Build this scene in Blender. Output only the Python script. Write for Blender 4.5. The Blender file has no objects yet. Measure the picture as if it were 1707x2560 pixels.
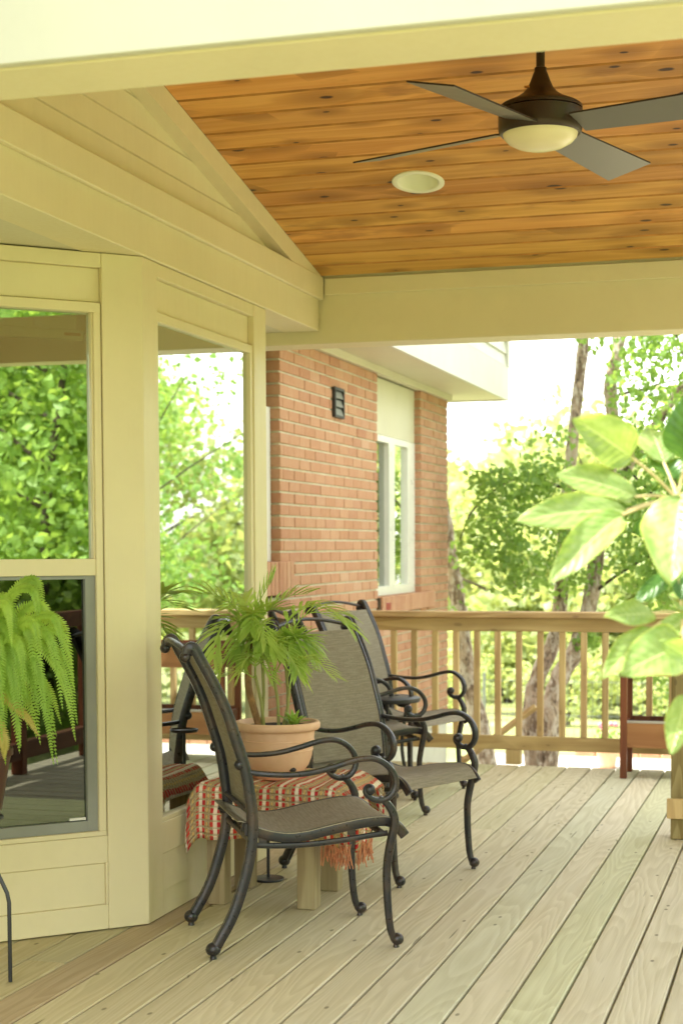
import bpy, bmesh, math, random
import numpy as np
from mathutils import Vector, Matrix

random.seed(7)
rng = np.random.default_rng(7)
R = math.radians
scene = bpy.context.scene
C = scene.collection

# ---------------------------------------------------------------- camera
def setup_camera():
    f, yaw, pitch, roll, cy = 4044.0, R(16.31), R(-3.09), R(-0.25), 1586.2
    c, s = math.cos, math.sin
    fw = Vector((-s(yaw)*c(pitch), c(yaw)*c(pitch), s(pitch)))
    rt = Vector((c(yaw), s(yaw), 0))
    up = rt.cross(fw)
    rt2 = rt*c(roll) + up*s(roll)
    up2 = up*c(roll) - rt*s(roll)
    cam = bpy.data.cameras.new('camera')
    o = bpy.data.objects.new('camera', cam)
    C.objects.link(o)
    M = Matrix((( rt2.x, up2.x, -fw.x, 0), (rt2.y, up2.y, -fw.y, 0), (rt2.z, up2.z, -fw.z, 1.25), (0, 0, 0, 1)))
    o.matrix_world = M
    cam.sensor_fit = 'VERTICAL'; cam.sensor_height = 36; cam.sensor_width = 24
    cam.lens = f/2560*36
    cam.shift_y = (cy-1280)/2560
    cam.clip_end = 600; cam.clip_start = 0.05
    cam.dof.use_dof = True; cam.dof.focus_distance = 5.1; cam.dof.aperture_fstop = 4.5
    scene.camera = o
setup_camera()

# ---------------------------------------------------------------- sky, sun, exposure
SUN_EL, SUN_AZ = R(64), math.atan2(-0.95, -0.32)      # azimuth from +Y towards +X: behind the camera, over its left shoulder
world = bpy.data.worlds.new('World'); scene.world = world; world.use_nodes = True
wn = world.node_tree; wn.nodes.clear()
sky = wn.nodes.new('ShaderNodeTexSky'); sky.sky_type = 'NISHITA'; sky.sun_disc = False
sky.sun_elevation = SUN_EL; sky.sun_rotation = SUN_AZ
sky.air_density = 1.0; sky.dust_density = 1.5; sky.ozone_density = 1.0
hs = wn.nodes.new('ShaderNodeHueSaturation'); hs.inputs['Saturation'].default_value = 0.25
tint = wn.nodes.new('ShaderNodeMix'); tint.data_type = 'RGBA'; tint.blend_type = 'MULTIPLY'
tint.inputs['Factor'].default_value = 1.0; tint.inputs['B'].default_value = (1.0, 0.98, 0.90, 1)
bg = wn.nodes.new('ShaderNodeBackground'); bg.inputs['Strength'].default_value = 0.15
wo = wn.nodes.new('ShaderNodeOutputWorld')
wn.links.new(sky.outputs[0], hs.inputs['Color']); wn.links.new(hs.outputs[0], tint.inputs['A'])
wn.links.new(tint.outputs['Result'], bg.inputs[0]); wn.links.new(bg.outputs[0], wo.inputs[0])
sun = bpy.data.lights.new('sun', 'SUN'); sun.energy = 2.2; sun.angle = R(0.5); sun.color = (1.0, 0.95, 0.86)
so = bpy.data.objects.new('sun', sun); C.objects.link(so)
sd = Vector((math.sin(SUN_AZ)*math.cos(SUN_EL), math.cos(SUN_AZ)*math.cos(SUN_EL), math.sin(SUN_EL)))
so.rotation_euler = sd.to_track_quat('Z', 'Y').to_euler()
scene.view_settings.view_transform = 'Standard'; scene.view_settings.look = 'None'
scene.view_settings.exposure = 2.6; scene.view_settings.gamma = 1.0
scene.view_settings.use_curve_mapping = False
scene.cycles.max_bounces = 10; scene.cycles.diffuse_bounces = 6; scene.cycles.transparent_max_bounces = 16
scene.cycles.glossy_bounces = 4; scene.cycles.sample_clamp_indirect = 8
scene.cycles.use_denoising = True

# ---------------------------------------------------------------- material helpers
class NT:
    def __init__(s, name):
        s.m = bpy.data.materials.new(name); s.m.use_nodes = True
        s.t = s.m.node_tree; s.t.nodes.clear()
        s.out = s.t.nodes.new('ShaderNodeOutputMaterial')
    def n(s, typ, **kw):
        nd = s.t.nodes.new(typ)
        for k, v in kw.items():
            if hasattr(nd, k): setattr(nd, k, v)
        return nd
    def set(s, sock, v):
        if isinstance(v, bpy.types.NodeSocket): s.t.links.new(v, sock)
        elif v is not None:
            if hasattr(sock.default_value, '__len__') and not hasattr(v, '__len__'): v = (v,)*len(sock.default_value)
            if hasattr(v, '__len__') and len(sock.default_value) == 4 and len(v) == 3: v = (*v, 1)
            sock.default_value = v
    def math(s, op, a, b=None, c=None, clamp=False):
        nd = s.n('ShaderNodeMath', operation=op); nd.use_clamp = clamp
        s.set(nd.inputs[0], a)
        if b is not None: s.set(nd.inputs[1], b)
        if c is not None: s.set(nd.inputs[2], c)
        return nd.outputs[0]
    def mix(s, f, a, b, blend='MIX'):
        nd = s.n('ShaderNodeMix'); nd.data_type = 'RGBA'; nd.blend_type = blend
        s.set(nd.inputs['Factor'], f); s.set(nd.inputs['A'], a); s.set(nd.inputs['B'], b)
        return nd.outputs['Result']
    def noise(s, vec, scale, detail=3, rough=0.5, dist=0):
        nd = s.n('ShaderNodeTexNoise'); s.set(nd.inputs['Vector'], vec)
        nd.inputs['Scale'].default_value = scale; nd.inputs['Detail'].default_value = detail
        nd.inputs['Roughness'].default_value = rough; nd.inputs['Distortion'].default_value = dist
        return nd.outputs['Fac']
    def ss(s, v, a, b, lo=0., hi=1.):
        nd = s.n('ShaderNodeMapRange'); nd.interpolation_type = 'SMOOTHSTEP'
        s.set(nd.inputs['Value'], v); nd.inputs['From Min'].default_value = a; nd.inputs['From Max'].default_value = b
        nd.inputs['To Min'].default_value = lo; nd.inputs['To Max'].default_value = hi
        return nd.outputs['Result']
    def mapv(s, vec, scale=(1, 1, 1), loc=(0, 0, 0), add=None):
        nd = s.n('ShaderNodeMapping'); s.set(nd.inputs['Vector'], vec)
        nd.inputs['Scale'].default_value = scale; nd.inputs['Location'].default_value = loc
        o = nd.outputs[0]
        if add is not None:
            v = s.n('ShaderNodeVectorMath', operation='ADD'); s.set(v.inputs[0], o); s.set(v.inputs[1], add); o = v.outputs[0]
        return o
    def obj(s): return s.n('ShaderNodeTexCoord').outputs['Object']
    def uv(s): return s.n('ShaderNodeTexCoord').outputs['UV']
    def info(s): return s.n('ShaderNodeObjectInfo')
    def bump(s, h, dist=0.002, strength=1.0):
        nd = s.n('ShaderNodeBump'); s.set(nd.inputs['Height'], h)
        nd.inputs['Distance'].default_value = dist; nd.inputs['Strength'].default_value = strength
        return nd.outputs[0]
    def bsdf(s, color, rough=0.5, normal=None, metal=0., spec=0.5, trans=None, **kw):
        b = s.n('ShaderNodeBsdfPrincipled')
        s.set(b.inputs['Base Color'], color); s.set(b.inputs['Roughness'], rough)
        s.set(b.inputs['Metallic'], metal); s.set(b.inputs['Specular IOR Level'], spec)
        if normal is not None: s.set(b.inputs['Normal'], normal)
        o = b.outputs[0]
        if trans is not None:
            col, fac = trans
            t = s.n('ShaderNodeBsdfTranslucent'); s.set(t.inputs['Color'], col)
            if normal is not None: s.set(t.inputs['Normal'], normal)
            mx = s.n('ShaderNodeMixShader'); s.set(mx.inputs[0], fac)
            s.t.links.new(o, mx.inputs[1]); s.t.links.new(t.outputs[0], mx.inputs[2]); o = mx.outputs[0]
        s.t.links.new(o, s.out.inputs[0])
        return s.m

MAT = {}
def mat_plain(name, col, rough=0.5, metal=0., spec=0.5, var=0.06, bump=0.0, nscale=6.):
    k = NT(name); p = k.obj()
    n = k.noise(p, nscale, 4, 0.6)
    n2 = k.noise(p, nscale*14, 2, 0.5)
    c = k.mix(k.ss(n, 0.3, 0.75), tuple(x*(1-var) for x in col), tuple(min(1, x*(1+var)) for x in col))
    nrm = k.bump(n2, bump) if bump else None
    return k.bsdf(c, k.ss(n, 0.2, 0.8, rough*0.85, min(1, rough*1.15)), nrm, metal, spec)

def mat_paint(name, col, rough=0.42, dirt=0.12):
    # brushed house paint: faint vertical brush marks, blotchy grime
    k = NT(name); p = k.obj()
    n = k.noise(p, 2.2, 5, 0.65); b = k.noise(k.mapv(p, (60, 60, 5)), 1.0, 3, 0.6)
    g = k.ss(k.noise(p, 7, 5, 0.7), 0.5, 0.8, 0, dirt)
    c = k.mix(k.ss(n, 0.3, 0.7), tuple(x*0.965 for x in col), tuple(min(1, x*1.02) for x in col))
    c = k.mix(g, c, (col[0]*0.72, col[1]*0.68, col[2]*0.55))
    return k.bsdf(c, k.ss(b, 0.3, 0.7, rough*0.85, rough*1.2), k.bump(b, 0.0006, 0.7), 0, 0.4)

def mat_wood(name, light, dark, along='Y', rings=16., contrast=0.5, knots=0.0, knotcol=(0.06, 0.03, 0.02), stain=0.0,
             staincol=(0.2, 0.1, 0.03), rough=0.6, use_objcol=False, checks=0.0, vary=0.15, spec=0.3, hue=0.014):
    k = NT(name); p = k.obj(); inf = k.info()
    rnd = inf.outputs['Random']
    comb = k.n('ShaderNodeCombineXYZ')
    k.set(comb.inputs[0], k.math('MULTIPLY', rnd, 37.)); k.set(comb.inputs[1], k.math('MULTIPLY', rnd, 91.)); k.set(comb.inputs[2], k.math('MULTIPLY', rnd, 53.))
    off = comb.outputs[0]
    def st(l, w):     # stretch: l along the grain, w across
        sc = {'X': (l, w, w), 'Y': (w, l, w), 'Z': (w, w, l)}[along]
        return k.mapv(p, sc, add=off)
    warp = k.noise(st(0.55, 5.0), 1.0, 2.0, 0.45)
    r = k.math('MULTIPLY', warp, rings)
    r = k.math('FRACT', r)
    ring = k.math('MULTIPLY', k.ss(r, 0.0, 0.75), k.ss(r, 1.0, 0.88))
    fib = k.noise(st(3.0, 160.), 1.0, 3, 0.6)
    fib2 = k.noise(st(1.5, 38.), 1.0, 3, 0.6)
    f = k.math('MULTIPLY', ring, contrast)
    f = k.math('ADD', f, k.ss(fib, 0.3, 0.75, 0, 0.22))
    f = k.math('ADD', f, k.ss(fib2, 0.35, 0.75, 0, 0.25), clamp=True)
    c = k.mix(f, light, dark)
    big = k.noise(st(1.2, 3.), 1.0, 3, 0.5)
    c = k.mix(k.ss(big, 0.35, 0.7, 0, 0.35), c, tuple(x*0.82 for x in light))
    if stain:
        sn = k.noise(st(2.2, 7.0), 1.0, 4, 0.65)
        c = k.mix(k.ss(sn, 0.56, 0.74, 0, stain), c, staincol)
    if knots:
        v = k.n('ShaderNodeTexVoronoi'); v.feature = 'F1'; v.distance = 'EUCLIDEAN'; v.voronoi_dimensions = '2D'
        sq = k.n('ShaderNodeSeparateXYZ'); k.set(sq.inputs[0], st(3.2, 7.4)); cq = k.n('ShaderNodeCombineXYZ')
        if along == 'X': k.set(cq.inputs[0], sq.outputs[0]); k.set(cq.inputs[1], k.math('ADD', sq.outputs[1], sq.outputs[2]))
        elif along == 'Y': k.set(cq.inputs[0], k.math('ADD', sq.outputs[0], sq.outputs[2])); k.set(cq.inputs[1], sq.outputs[1])
        else: k.set(cq.inputs[0], k.math('ADD', sq.outputs[0], sq.outputs[1])); k.set(cq.inputs[1], sq.outputs[2])
        k.set(v.inputs['Vector'], cq.outputs[0]); v.inputs['Scale'].default_value = 1.0; v.inputs['Randomness'].default_value = 1.0
        sep = k.n('ShaderNodeSeparateColor'); k.t.links.new(v.outputs['Color'], sep.inputs[0])
        gate = k.ss(sep.outputs[0], 0.30, 0.32); size = k.math('MULTIPLY_ADD', sep.outputs[1], 0.065, 0.028)
        dd = k.math('DIVIDE', v.outputs['Distance'], size)
        wob = k.noise(st(12, 30), 1.0, 2, 0.5)
        dd = k.math('ADD', dd, k.math('MULTIPLY', k.math('SUBTRACT', wob, 0.5), 0.9))
        core = k.math('MULTIPLY', k.ss(dd, 1.2, 0.6), gate)
        halo = k.math('MULTIPLY', k.ss(dd, 9.0, 1.0), gate)
        c = k.mix(k.math('MULTIPLY', halo, 0.75*knots), c, tuple(x*0.62 for x in dark))
        c = k.mix(k.math('MULTIPLY', core, knots), c, knotcol)
    if checks:   # fine drying cracks and small dents
        ck = k.noise(st(2.5, 70.), 1.0, 1, 0.5); gate2 = k.noise(st(1.0, 6.0), 1.0, 2, 0.5)
        cm = k.math('MULTIPLY', k.ss(ck, 0.70, 0.74), k.ss(gate2, 0.5, 0.62))
        c = k.mix(k.math('MULTIPLY', cm, checks), c, tuple(x*0.35 for x in dark))
        v2 = k.n('ShaderNodeTexVoronoi'); v2.voronoi_dimensions = '2D'; k.set(v2.inputs['Vector'], st(4.0, 9.0)); v2.inputs['Scale'].default_value = 1.0
        sp2 = k.n('ShaderNodeSeparateColor'); k.t.links.new(v2.outputs['Color'], sp2.inputs[0])
        dm = k.math('MULTIPLY', k.ss(v2.outputs['Distance'], 0.07, 0.03), k.ss(sp2.outputs[0], 0.72, 0.74))
        c = k.mix(k.math('MULTIPLY', dm, checks), c, tuple(x*0.4 for x in dark))
    # per-piece value
    vv = k.math('MULTIPLY_ADD', rnd, 2*vary, 1-vary)
    hsv = k.n('ShaderNodeHueSaturation'); k.set(hsv.inputs['Color'], c); k.set(hsv.inputs['Value'], vv)
    hsv.inputs['Saturation'].default_value = 1.0
    k.set(hsv.inputs['Hue'], k.math('MULTIPLY_ADD', k.math('FRACT', k.math('MULTIPLY', rnd, 7.3)), hue, 0.5-hue/2))
    c = hsv.outputs[0]
    if use_objcol: c = k.mix(1.0, c, inf.outputs['Color'], 'MULTIPLY')
    h = k.math('ADD', k.math('MULTIPLY', ring, 0.4), fib)
    return k.bsdf(c, k.ss(fib2, 0.3, 0.7, rough*0.9, rough*1.1), k.bump(h, 0.0009, 0.6), 0, spec)

def mat_leaf(name, a, b, fac=0.45, rough=0.45, tcol=None, nscale=3., spec=0.4):
    k = NT(name); g = k.n('ShaderNodeNewGeometry')
    at = k.n('ShaderNodeAttribute'); at.attribute_name = 'rnd'
    n = k.noise(k.obj(), nscale, 3, 0.6)
    f = k.math('ADD', k.math('MULTIPLY', at.outputs['Fac'], 0.65), k.math('MULTIPLY', n, 0.45), clamp=True)
    c = k.mix(f, a, b)
    tc = tcol or (b[0]*1.6, b[1]*1.5, b[2]*0.8)
    return k.bsdf(c, rough, None, 0, spec, trans=(k.mix(f, tuple(x*0.7 for x in tc), tc), fac))

# materials ---------------------------------------------------------------
CREAM = (0.73, 0.65, 0.41)
MAT['cream'] = mat_paint('cream_paint', CREAM)
MAT['cream_pale'] = mat_paint('pale_cream_paint', (0.64, 0.60, 0.43), 0.5)
MAT['white'] = mat_paint('off_white_paint', (0.64, 0.63, 0.55), 0.5, 0.06)
MAT['stone'] = mat_paint('pale_stone_paint', (0.56, 0.545, 0.44), 0.5, 0.08)
MAT['vinyl'] = mat_plain('white_vinyl', (0.78, 0.77, 0.70), 0.3, var=0.03)
MAT['deck'] = mat_wood('treated_deck_wood', (0.66, 0.61, 0.455), (0.45, 0.395, 0.25), 'Y', 24, 0.36, 0.0, rough=0.72,
                       use_objcol=True, checks=0.8, vary=0.06, hue=0.0015, stain=0.08, staincol=(0.50, 0.43, 0.29))
MAT['ceil'] = mat_wood('stained_pine', (0.72, 0.375, 0.10), (0.54, 0.235, 0.045), 'X', 10, 0.5, 1.0, knotcol=(0.055, 0.022, 0.012),
                       stain=0.75, staincol=(0.33, 0.14, 0.035), rough=0.42, vary=0.16)
MAT['groove'] = mat_plain('shade_stain_groove', (0.47, 0.205, 0.045), 0.5, var=0.3)  # chamfer colour darkened to draw the groove shade, plus pooled stain
MAT['railx'] = mat_wood('treated_rail_wood', (0.66, 0.49, 0.24), (0.42, 0.27, 0.11), 'X', 12, 0.6, 0.35, rough=0.65, vary=0.08)
MAT['railz'] = mat_wood('treated_post_wood', (0.68, 0.52, 0.25), (0.46, 0.31, 0.13), 'Z', 11, 0.55, 0.25, rough=0.65, vary=0.12)
MAT['postz'] = mat_wood('weathered_post_wood', (0.38, 0.32, 0.14), (0.22, 0.17, 0.06), 'Z', 14, 0.7, 0.4, rough=0.7, vary=0.05)
MAT['bench'] = mat_wood('bleached_bench_wood', (0.42, 0.34, 0.20), (0.24, 0.17, 0.09), 'Z', 8, 0.45, 0.5, rough=0.75, vary=0.1)
MAT['cedarx'] = mat_wood('cedar_board', (0.42, 0.20, 0.085), (0.26, 0.105, 0.04), 'X', 10, 0.5, 0.5, rough=0.55, vary=0.06)
MAT['cedard'] = mat_wood('shade_dark_wood', (0.17, 0.07, 0.035), (0.10, 0.035, 0.02), 'X', 8, 0.5, 0.2, rough=0.6)
MAT['cedarz'] = mat_wood('dark_cedar', (0.22, 0.075, 0.03), (0.12, 0.035, 0.015), 'Z', 8, 0.5, 0.2, rough=0.5, vary=0.05)

def mat_brick():
    k = NT('fired_brick'); inf = k.info(); p = k.obj(); rnd = inf.outputs['Random']
    at = k.n('ShaderNodeAttribute'); at.attribute_name = 'rnd'
    r = k.math('FRACT', k.math('ADD', rnd, k.math('MULTIPLY', at.outputs['Fac'], 3.7)))
    comb = k.n('ShaderNodeCombineXYZ'); k.set(comb.inputs[0], k.math('MULTIPLY', r, 50.)); k.set(comb.inputs[1], k.math('MULTIPLY', r, 31.))
    q = k.mapv(p, add=comb.outputs[0])
    cr = k.n('ShaderNodeValToRGB'); k.set(cr.inputs[0], r)
    e = cr.color_ramp.elements; e[0].color = (0.46, 0.235, 0.135, 1); e[1].color = (0.56, 0.345, 0.225, 1)
    x = cr.color_ramp.elements.new(0.35); x.color = (0.50, 0.265, 0.16, 1); x = cr.color_ramp.elements.new(0.7); x.color = (0.525, 0.295, 0.18, 1)
    x = cr.color_ramp.elements.new(0.94); x.color = (0.44, 0.21, 0.125, 1)
    n = k.noise(k.mapv(q, (1, 3.2, 0.7)), 22, 4, 0.7); n2 = k.noise(q, 150, 3, 0.7)
    c = k.mix(k.ss(n, 0.45, 0.75, 0, 0.5), cr.outputs[0], (0.62, 0.44, 0.29))
    c = k.mix(k.ss(n2, 0.6, 0.75, 0, 0.5), c, (0.16, 0.06, 0.04))
    return k.bsdf(c, 0.9, k.bump(k.math('ADD', n, k.math('MULTIPLY', n2, 0.5)), 0.003), 0, 0.2)
MAT['brick'] = mat_brick()
MAT['mortar'] = mat_plain('mortar', (0.62, 0.57, 0.42), 0.95, var=0.12, bump=0.003, nscale=20)
def mat_bronze():
    k = NT('bronze_frame'); p = k.obj(); n = k.noise(p, 11, 5, 0.7); n2 = k.noise(p, 70, 3, 0.6)
    c = k.mix(k.ss(n, 0.42, 0.72), (0.024, 0.025, 0.029), (0.070, 0.046, 0.034))
    return k.bsdf(c, k.ss(n2, 0.3, 0.7, 0.26, 0.44), k.bump(n2, 0.0004, 0.6), 0.25, 0.6)
MAT['bronze'] = mat_bronze()
MAT['black'] = mat_plain('black_iron', (0.018, 0.02, 0.022), 0.4, 0.0, 0.6, var=0.2)
def mat_sling():
    k = NT('woven_sling'); u = k.uv()
    sx = k.n('ShaderNodeSeparateXYZ'); k.set(sx.inputs[0], u)
    wx = k.math('SINE', k.math('MULTIPLY', sx.outputs[0], 1300.)); wy = k.math('SINE', k.math('MULTIPLY', sx.outputs[1], 1300.))
    w = k.math('MULTIPLY', wx, wy)
    streak = k.noise(k.mapv(u, (14, 190, 1)), 1.0, 3, 0.6); st2 = k.noise(k.mapv(u, (220, 60, 1)), 1.0, 2, 0.6)
    c = k.mix(k.ss(streak, 0.35, 0.7), (0.30, 0.26, 0.19), (0.42, 0.375, 0.285))
    c = k.mix(k.ss(st2, 0.52, 0.72, 0, 0.55), c, (0.19, 0.155, 0.11))
    c = k.mix(k.ss(w, -0.4, 0.6, 0, 0.35), c, (0.16, 0.13, 0.09))
    return k.bsdf(c, 0.8, k.bump(w, 0.0006), 0, 0.25, trans=((0.25, 0.2, 0.12), 0.12))
MAT['sling'] = mat_sling()
def mat_terracotta():
    k = NT('terracotta'); p = k.obj(); n = k.noise(p, 9, 5, 0.65); n2 = k.noise(p, 90, 3, 0.6)
    c = k.mix(k.ss(n, 0.35, 0.7), (0.70, 0.43, 0.27), (0.76, 0.50, 0.33))
    sx = k.n('ShaderNodeSeparateXYZ'); k.set(sx.inputs[0], p)
    c = k.mix(k.ss(k.math('ADD', sx.outputs[2], k.math('MULTIPLY', n, 0.04)), 0.055, 0.02, 0, 0.85), c, (0.56, 0.20, 0.10))
    return k.bsdf(c, 0.65, k.bump(n2, 0.0005), 0, 0.3)
MAT['terra'] = mat_terracotta()
MAT['terra_dark'] = mat_plain('brown_glazed_pot', (0.075, 0.03, 0.02), 0.35, var=0.2)
MAT['soil'] = mat_plain('potting_soil', (0.035, 0.022, 0.014), 1.0, var=0.4, bump=0.01, nscale=30)
def mat_rug():
    k = NT('woven_rug'); u = k.uv(); sx = k.n('ShaderNodeSeparateXYZ'); 
    wob = k.noise(k.mapv(u, (9, 9, 1)), 1.0, 2, 0.5)
    k.set(sx.inputs[0], u)
    U = k.math('ADD', k.math('MULTIPLY', sx.outputs[0], 1/0.058), k.math('MULTIPLY', wob, 0.25))
    V = k.math('ADD', k.math('MULTIPLY', sx.outputs[1], 1/0.023), k.math('MULTIPLY', wob, 0.5))
    fu = k.math('FRACT', U); fv = k.math('FRACT', V)
    row = k.math('FRACT', k.math('MULTIPLY', k.math('FLOOR', V), 0.5))
    base = k.mix(k.ss(k.noise(k.mapv(u, (300, 120, 1)), 1.0, 2, 0.6), 0.35, 0.65), (0.33, 0.22, 0.10), (0.52, 0.42, 0.25))
    # cream stripe and red blocks either side of it, small yellow beads between
    d1 = k.math('ABSOLUTE', k.math('SUBTRACT', fu, 0.30)); dv = k.math('ABSOLUTE', k.math('SUBTRACT', fv, 0.5))
    cream = k.math('MULTIPLY', k.ss(d1, 0.15, 0.09), k.ss(dv, 0.5, 0.40))
    d2 = k.math('ABSOLUTE', k.math('SUBTRACT', d1, 0.21))
    red = k.math('MULTIPLY', k.ss(d2, 0.12, 0.08), k.ss(dv, 0.40, 0.30))
    d3 = k.math('ABSOLUTE', k.math('SUBTRACT', fu, 0.78))
    bead = k.math('MULTIPLY', k.ss(d3, 0.06, 0.03), k.ss(dv, 0.33, 0.2))
    c = k.mix(bead, base, (0.66, 0.42, 0.14))
    c = k.mix(cream, c, (0.80, 0.68, 0.52))
    rn = k.noise(k.mapv(u, (55, 55, 1)), 1.0, 1, 0.5)
    red = k.math('MULTIPLY', red, k.ss(k.noise(k.mapv(u, (38, 44, 1), (3, 7, 0)), 1.0, 2, 0.6), 0.36, 0.46))
    c = k.mix(red, c, k.mix(k.ss(rn, 0.4, 0.6), (0.50, 0.03, 0.04), (0.62, 0.07, 0.045)))
    h = k.math('ADD', k.ss(dv, 0.5, 0.2), k.math('MULTIPLY', k.noise(k.mapv(u, (300, 300, 1)), 1.0, 2, 0.6), 0.6))
    return k.bsdf(c, 0.95, k.bump(h, 0.004), 0, 0.1)
MAT['rug'] = mat_rug()
MAT['fringe'] = mat_plain('rug_fringe', (0.60, 0.25, 0.13), 0.9, var=0.25, nscale=40)

def mat_glass(name, base=0.22, tintc=(0.50, 0.56, 0.50), rough=0.0, wave=0.00025):
    k = NT(name); g = k.n('ShaderNodeBsdfGlossy'); g.inputs['Roughness'].default_value = rough
    g.inputs['Color'].default_value = (0.95, 1.0, 0.95, 1)
    nrm = k.bump(k.noise(k.obj(), 2.0, 1, 0.4), wave); k.set(g.inputs['Normal'], nrm)
    t = k.n('ShaderNodeBsdfTransparent'); t.inputs['Color'].default_value = (*tintc, 1)
    fr = k.n('ShaderNodeFresnel'); fr.inputs['IOR'].default_value = 1.5
    f = k.math('MULTIPLY_ADD', fr.outputs[0], 2.0, base, clamp=True)
    mx = k.n('ShaderNodeMixShader'); k.set(mx.inputs[0], f); k.t.links.new(t.outputs[0], mx.inputs[1]); k.t.links.new(g.outputs[0], mx.inputs[2])
    k.t.links.new(mx.outputs[0], k.out.inputs[0]); return k.m
MAT['glass'] = mat_glass('window_glass', 0.36, (0.72, 0.80, 0.70))
MAT['screen'] = mat_glass('screened_glass', 0.02, (0.22, 0.23, 0.21))
MAT['grayframe'] = mat_plain('gray_screen_frame', (0.27, 0.28, 0.25), 0.45)
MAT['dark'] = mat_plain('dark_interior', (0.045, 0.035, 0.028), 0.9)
MAT['blind'] = mat_plain('blind_slat', (0.78, 0.82, 0.62), 0.5)
MAT['clip'] = mat_plain('blind_clip', (0.88, 0.90, 0.80), 0.4)
MAT['redlabel'] = mat_plain('red_label', (0.50, 0.05, 0.03), 0.5)
def mat_globe():
    return mat_plain('frosted_globe', (0.80, 0.70, 0.45), 0.25, var=0.03)
MAT['globe'] = mat_globe()
MAT['fanbrown'] = mat_plain('fan_brown_metal', (0.040, 0.020, 0.012), 0.38, 0.3, 0.5, var=0.15)
MAT['fanblade'] = mat_plain('fan_blade_gray', (0.15, 0.14, 0.12), 0.34, 0.1, 0.7, var=0.08)
MAT['fanedge'] = mat_plain('fan_blade_edge', (0.03, 0.018, 0.012), 0.5)
MAT['cantrim'] = mat_plain('can_light_white', (0.80, 0.79, 0.62), 0.45, var=0.02)
MAT['vent'] = mat_plain('vent_metal', (0.20, 0.20, 0.16), 0.5)
MAT['ventframe'] = mat_plain('vent_frame', (0.035, 0.035, 0.03), 0.6)
MAT['foundation'] = mat_plain('painted_foundation', (0.62, 0.60, 0.50), 0.9, bump=0.002)
MAT['concrete'] = mat_plain('pale_concrete', (0.42, 0.385, 0.33), 0.9, var=0.08, bump=0.002)
MAT['bluesiding'] = mat_plain('pale_blue_siding', (0.42, 0.47, 0.48), 0.8)
MAT['darkpane'] = mat_plain('far_window_pane', (0.10, 0.13, 0.13), 0.2, spec=0.8)
MAT['roofing'] = mat_plain('asphalt_shingle', (0.18, 0.16, 0.14), 0.95, var=0.2, nscale=12)
MAT['wire'] = mat_plain('grey_fence_wire', (0.16, 0.18, 0.15), 0.6)
MAT['pink'] = mat_plain('pink_petals', (0.75, 0.22, 0.30), 0.7)
MAT['red'] = mat_plain('dark_red_metal', (0.30, 0.04, 0.03), 0.5)
MAT['gold'] = mat_plain('orange_label', (0.55, 0.20, 0.05), 0.5)

def mat_bark():
    k = NT('river_birch_bark'); p = k.obj()
    a = k.noise(k.mapv(p, (9, 9, 4)), 1.0, 5, 0.7, 0.8); b = k.noise(k.mapv(p, (22, 22, 10)), 1.0, 4, 0.7)
    c = k.mix(k.ss(a, 0.40, 0.60), (0.20, 0.14, 0.10), (0.56, 0.43, 0.33))
    c = k.mix(k.ss(b, 0.50, 0.58, 0, 0.9), c, (0.66, 0.58, 0.50))
    c = k.mix(k.ss(b, 0.43, 0.34, 0, 0.8), c, (0.03, 0.022, 0.018))
    return k.bsdf(c, 0.9, k.bump(k.math('ADD', a, b), 0.03), 0, 0.2)
MAT['bark'] = mat_bark()
MAT['darkbark'] = mat_plain('brown_bark', (0.10, 0.075, 0.05), 0.95, var=0.4, bump=0.02, nscale=8)
MAT['leaf_birch'] = mat_leaf('birch_leaf', (0.10, 0.225, 0.05), (0.25, 0.39, 0.12), 0.55)
MAT['leaf_lime'] = mat_leaf('lime_leaf', (0.22, 0.31, 0.12), (0.42, 0.48, 0.25), 0.5, nscale=0.6)
MAT['leaf_dark'] = mat_leaf('dense_tree_leaf', (0.12, 0.25, 0.045), (0.38, 0.52, 0.17), 0.5, nscale=0.8)
MAT['palm'] = mat_leaf('palm_leaflet', (0.18, 0.36, 0.045), (0.50, 0.64, 0.18), 0.4, 0.35, nscale=12)
MAT['fern'] = mat_leaf('fern_pinna', (0.16, 0.34, 0.04), (0.40, 0.56, 0.11), 0.45, 0.5, nscale=14)
MAT['fern_yellow'] = mat_leaf('yellowing_fern', (0.30, 0.30, 0.03), (0.50, 0.42, 0.14), 0.45, 0.5, nscale=14)
MAT['stem'] = mat_plain('green_stem', (0.30, 0.30, 0.09), 0.5)
MAT['tanstem'] = mat_plain('tan_petiole', (0.52, 0.42, 0.20), 0.5)
MAT['palmtrunk'] = mat_plain('fibrous_palm_stem', (0.40, 0.22, 0.09), 0.9, var=0.35, bump=0.004, nscale=30)
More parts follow.
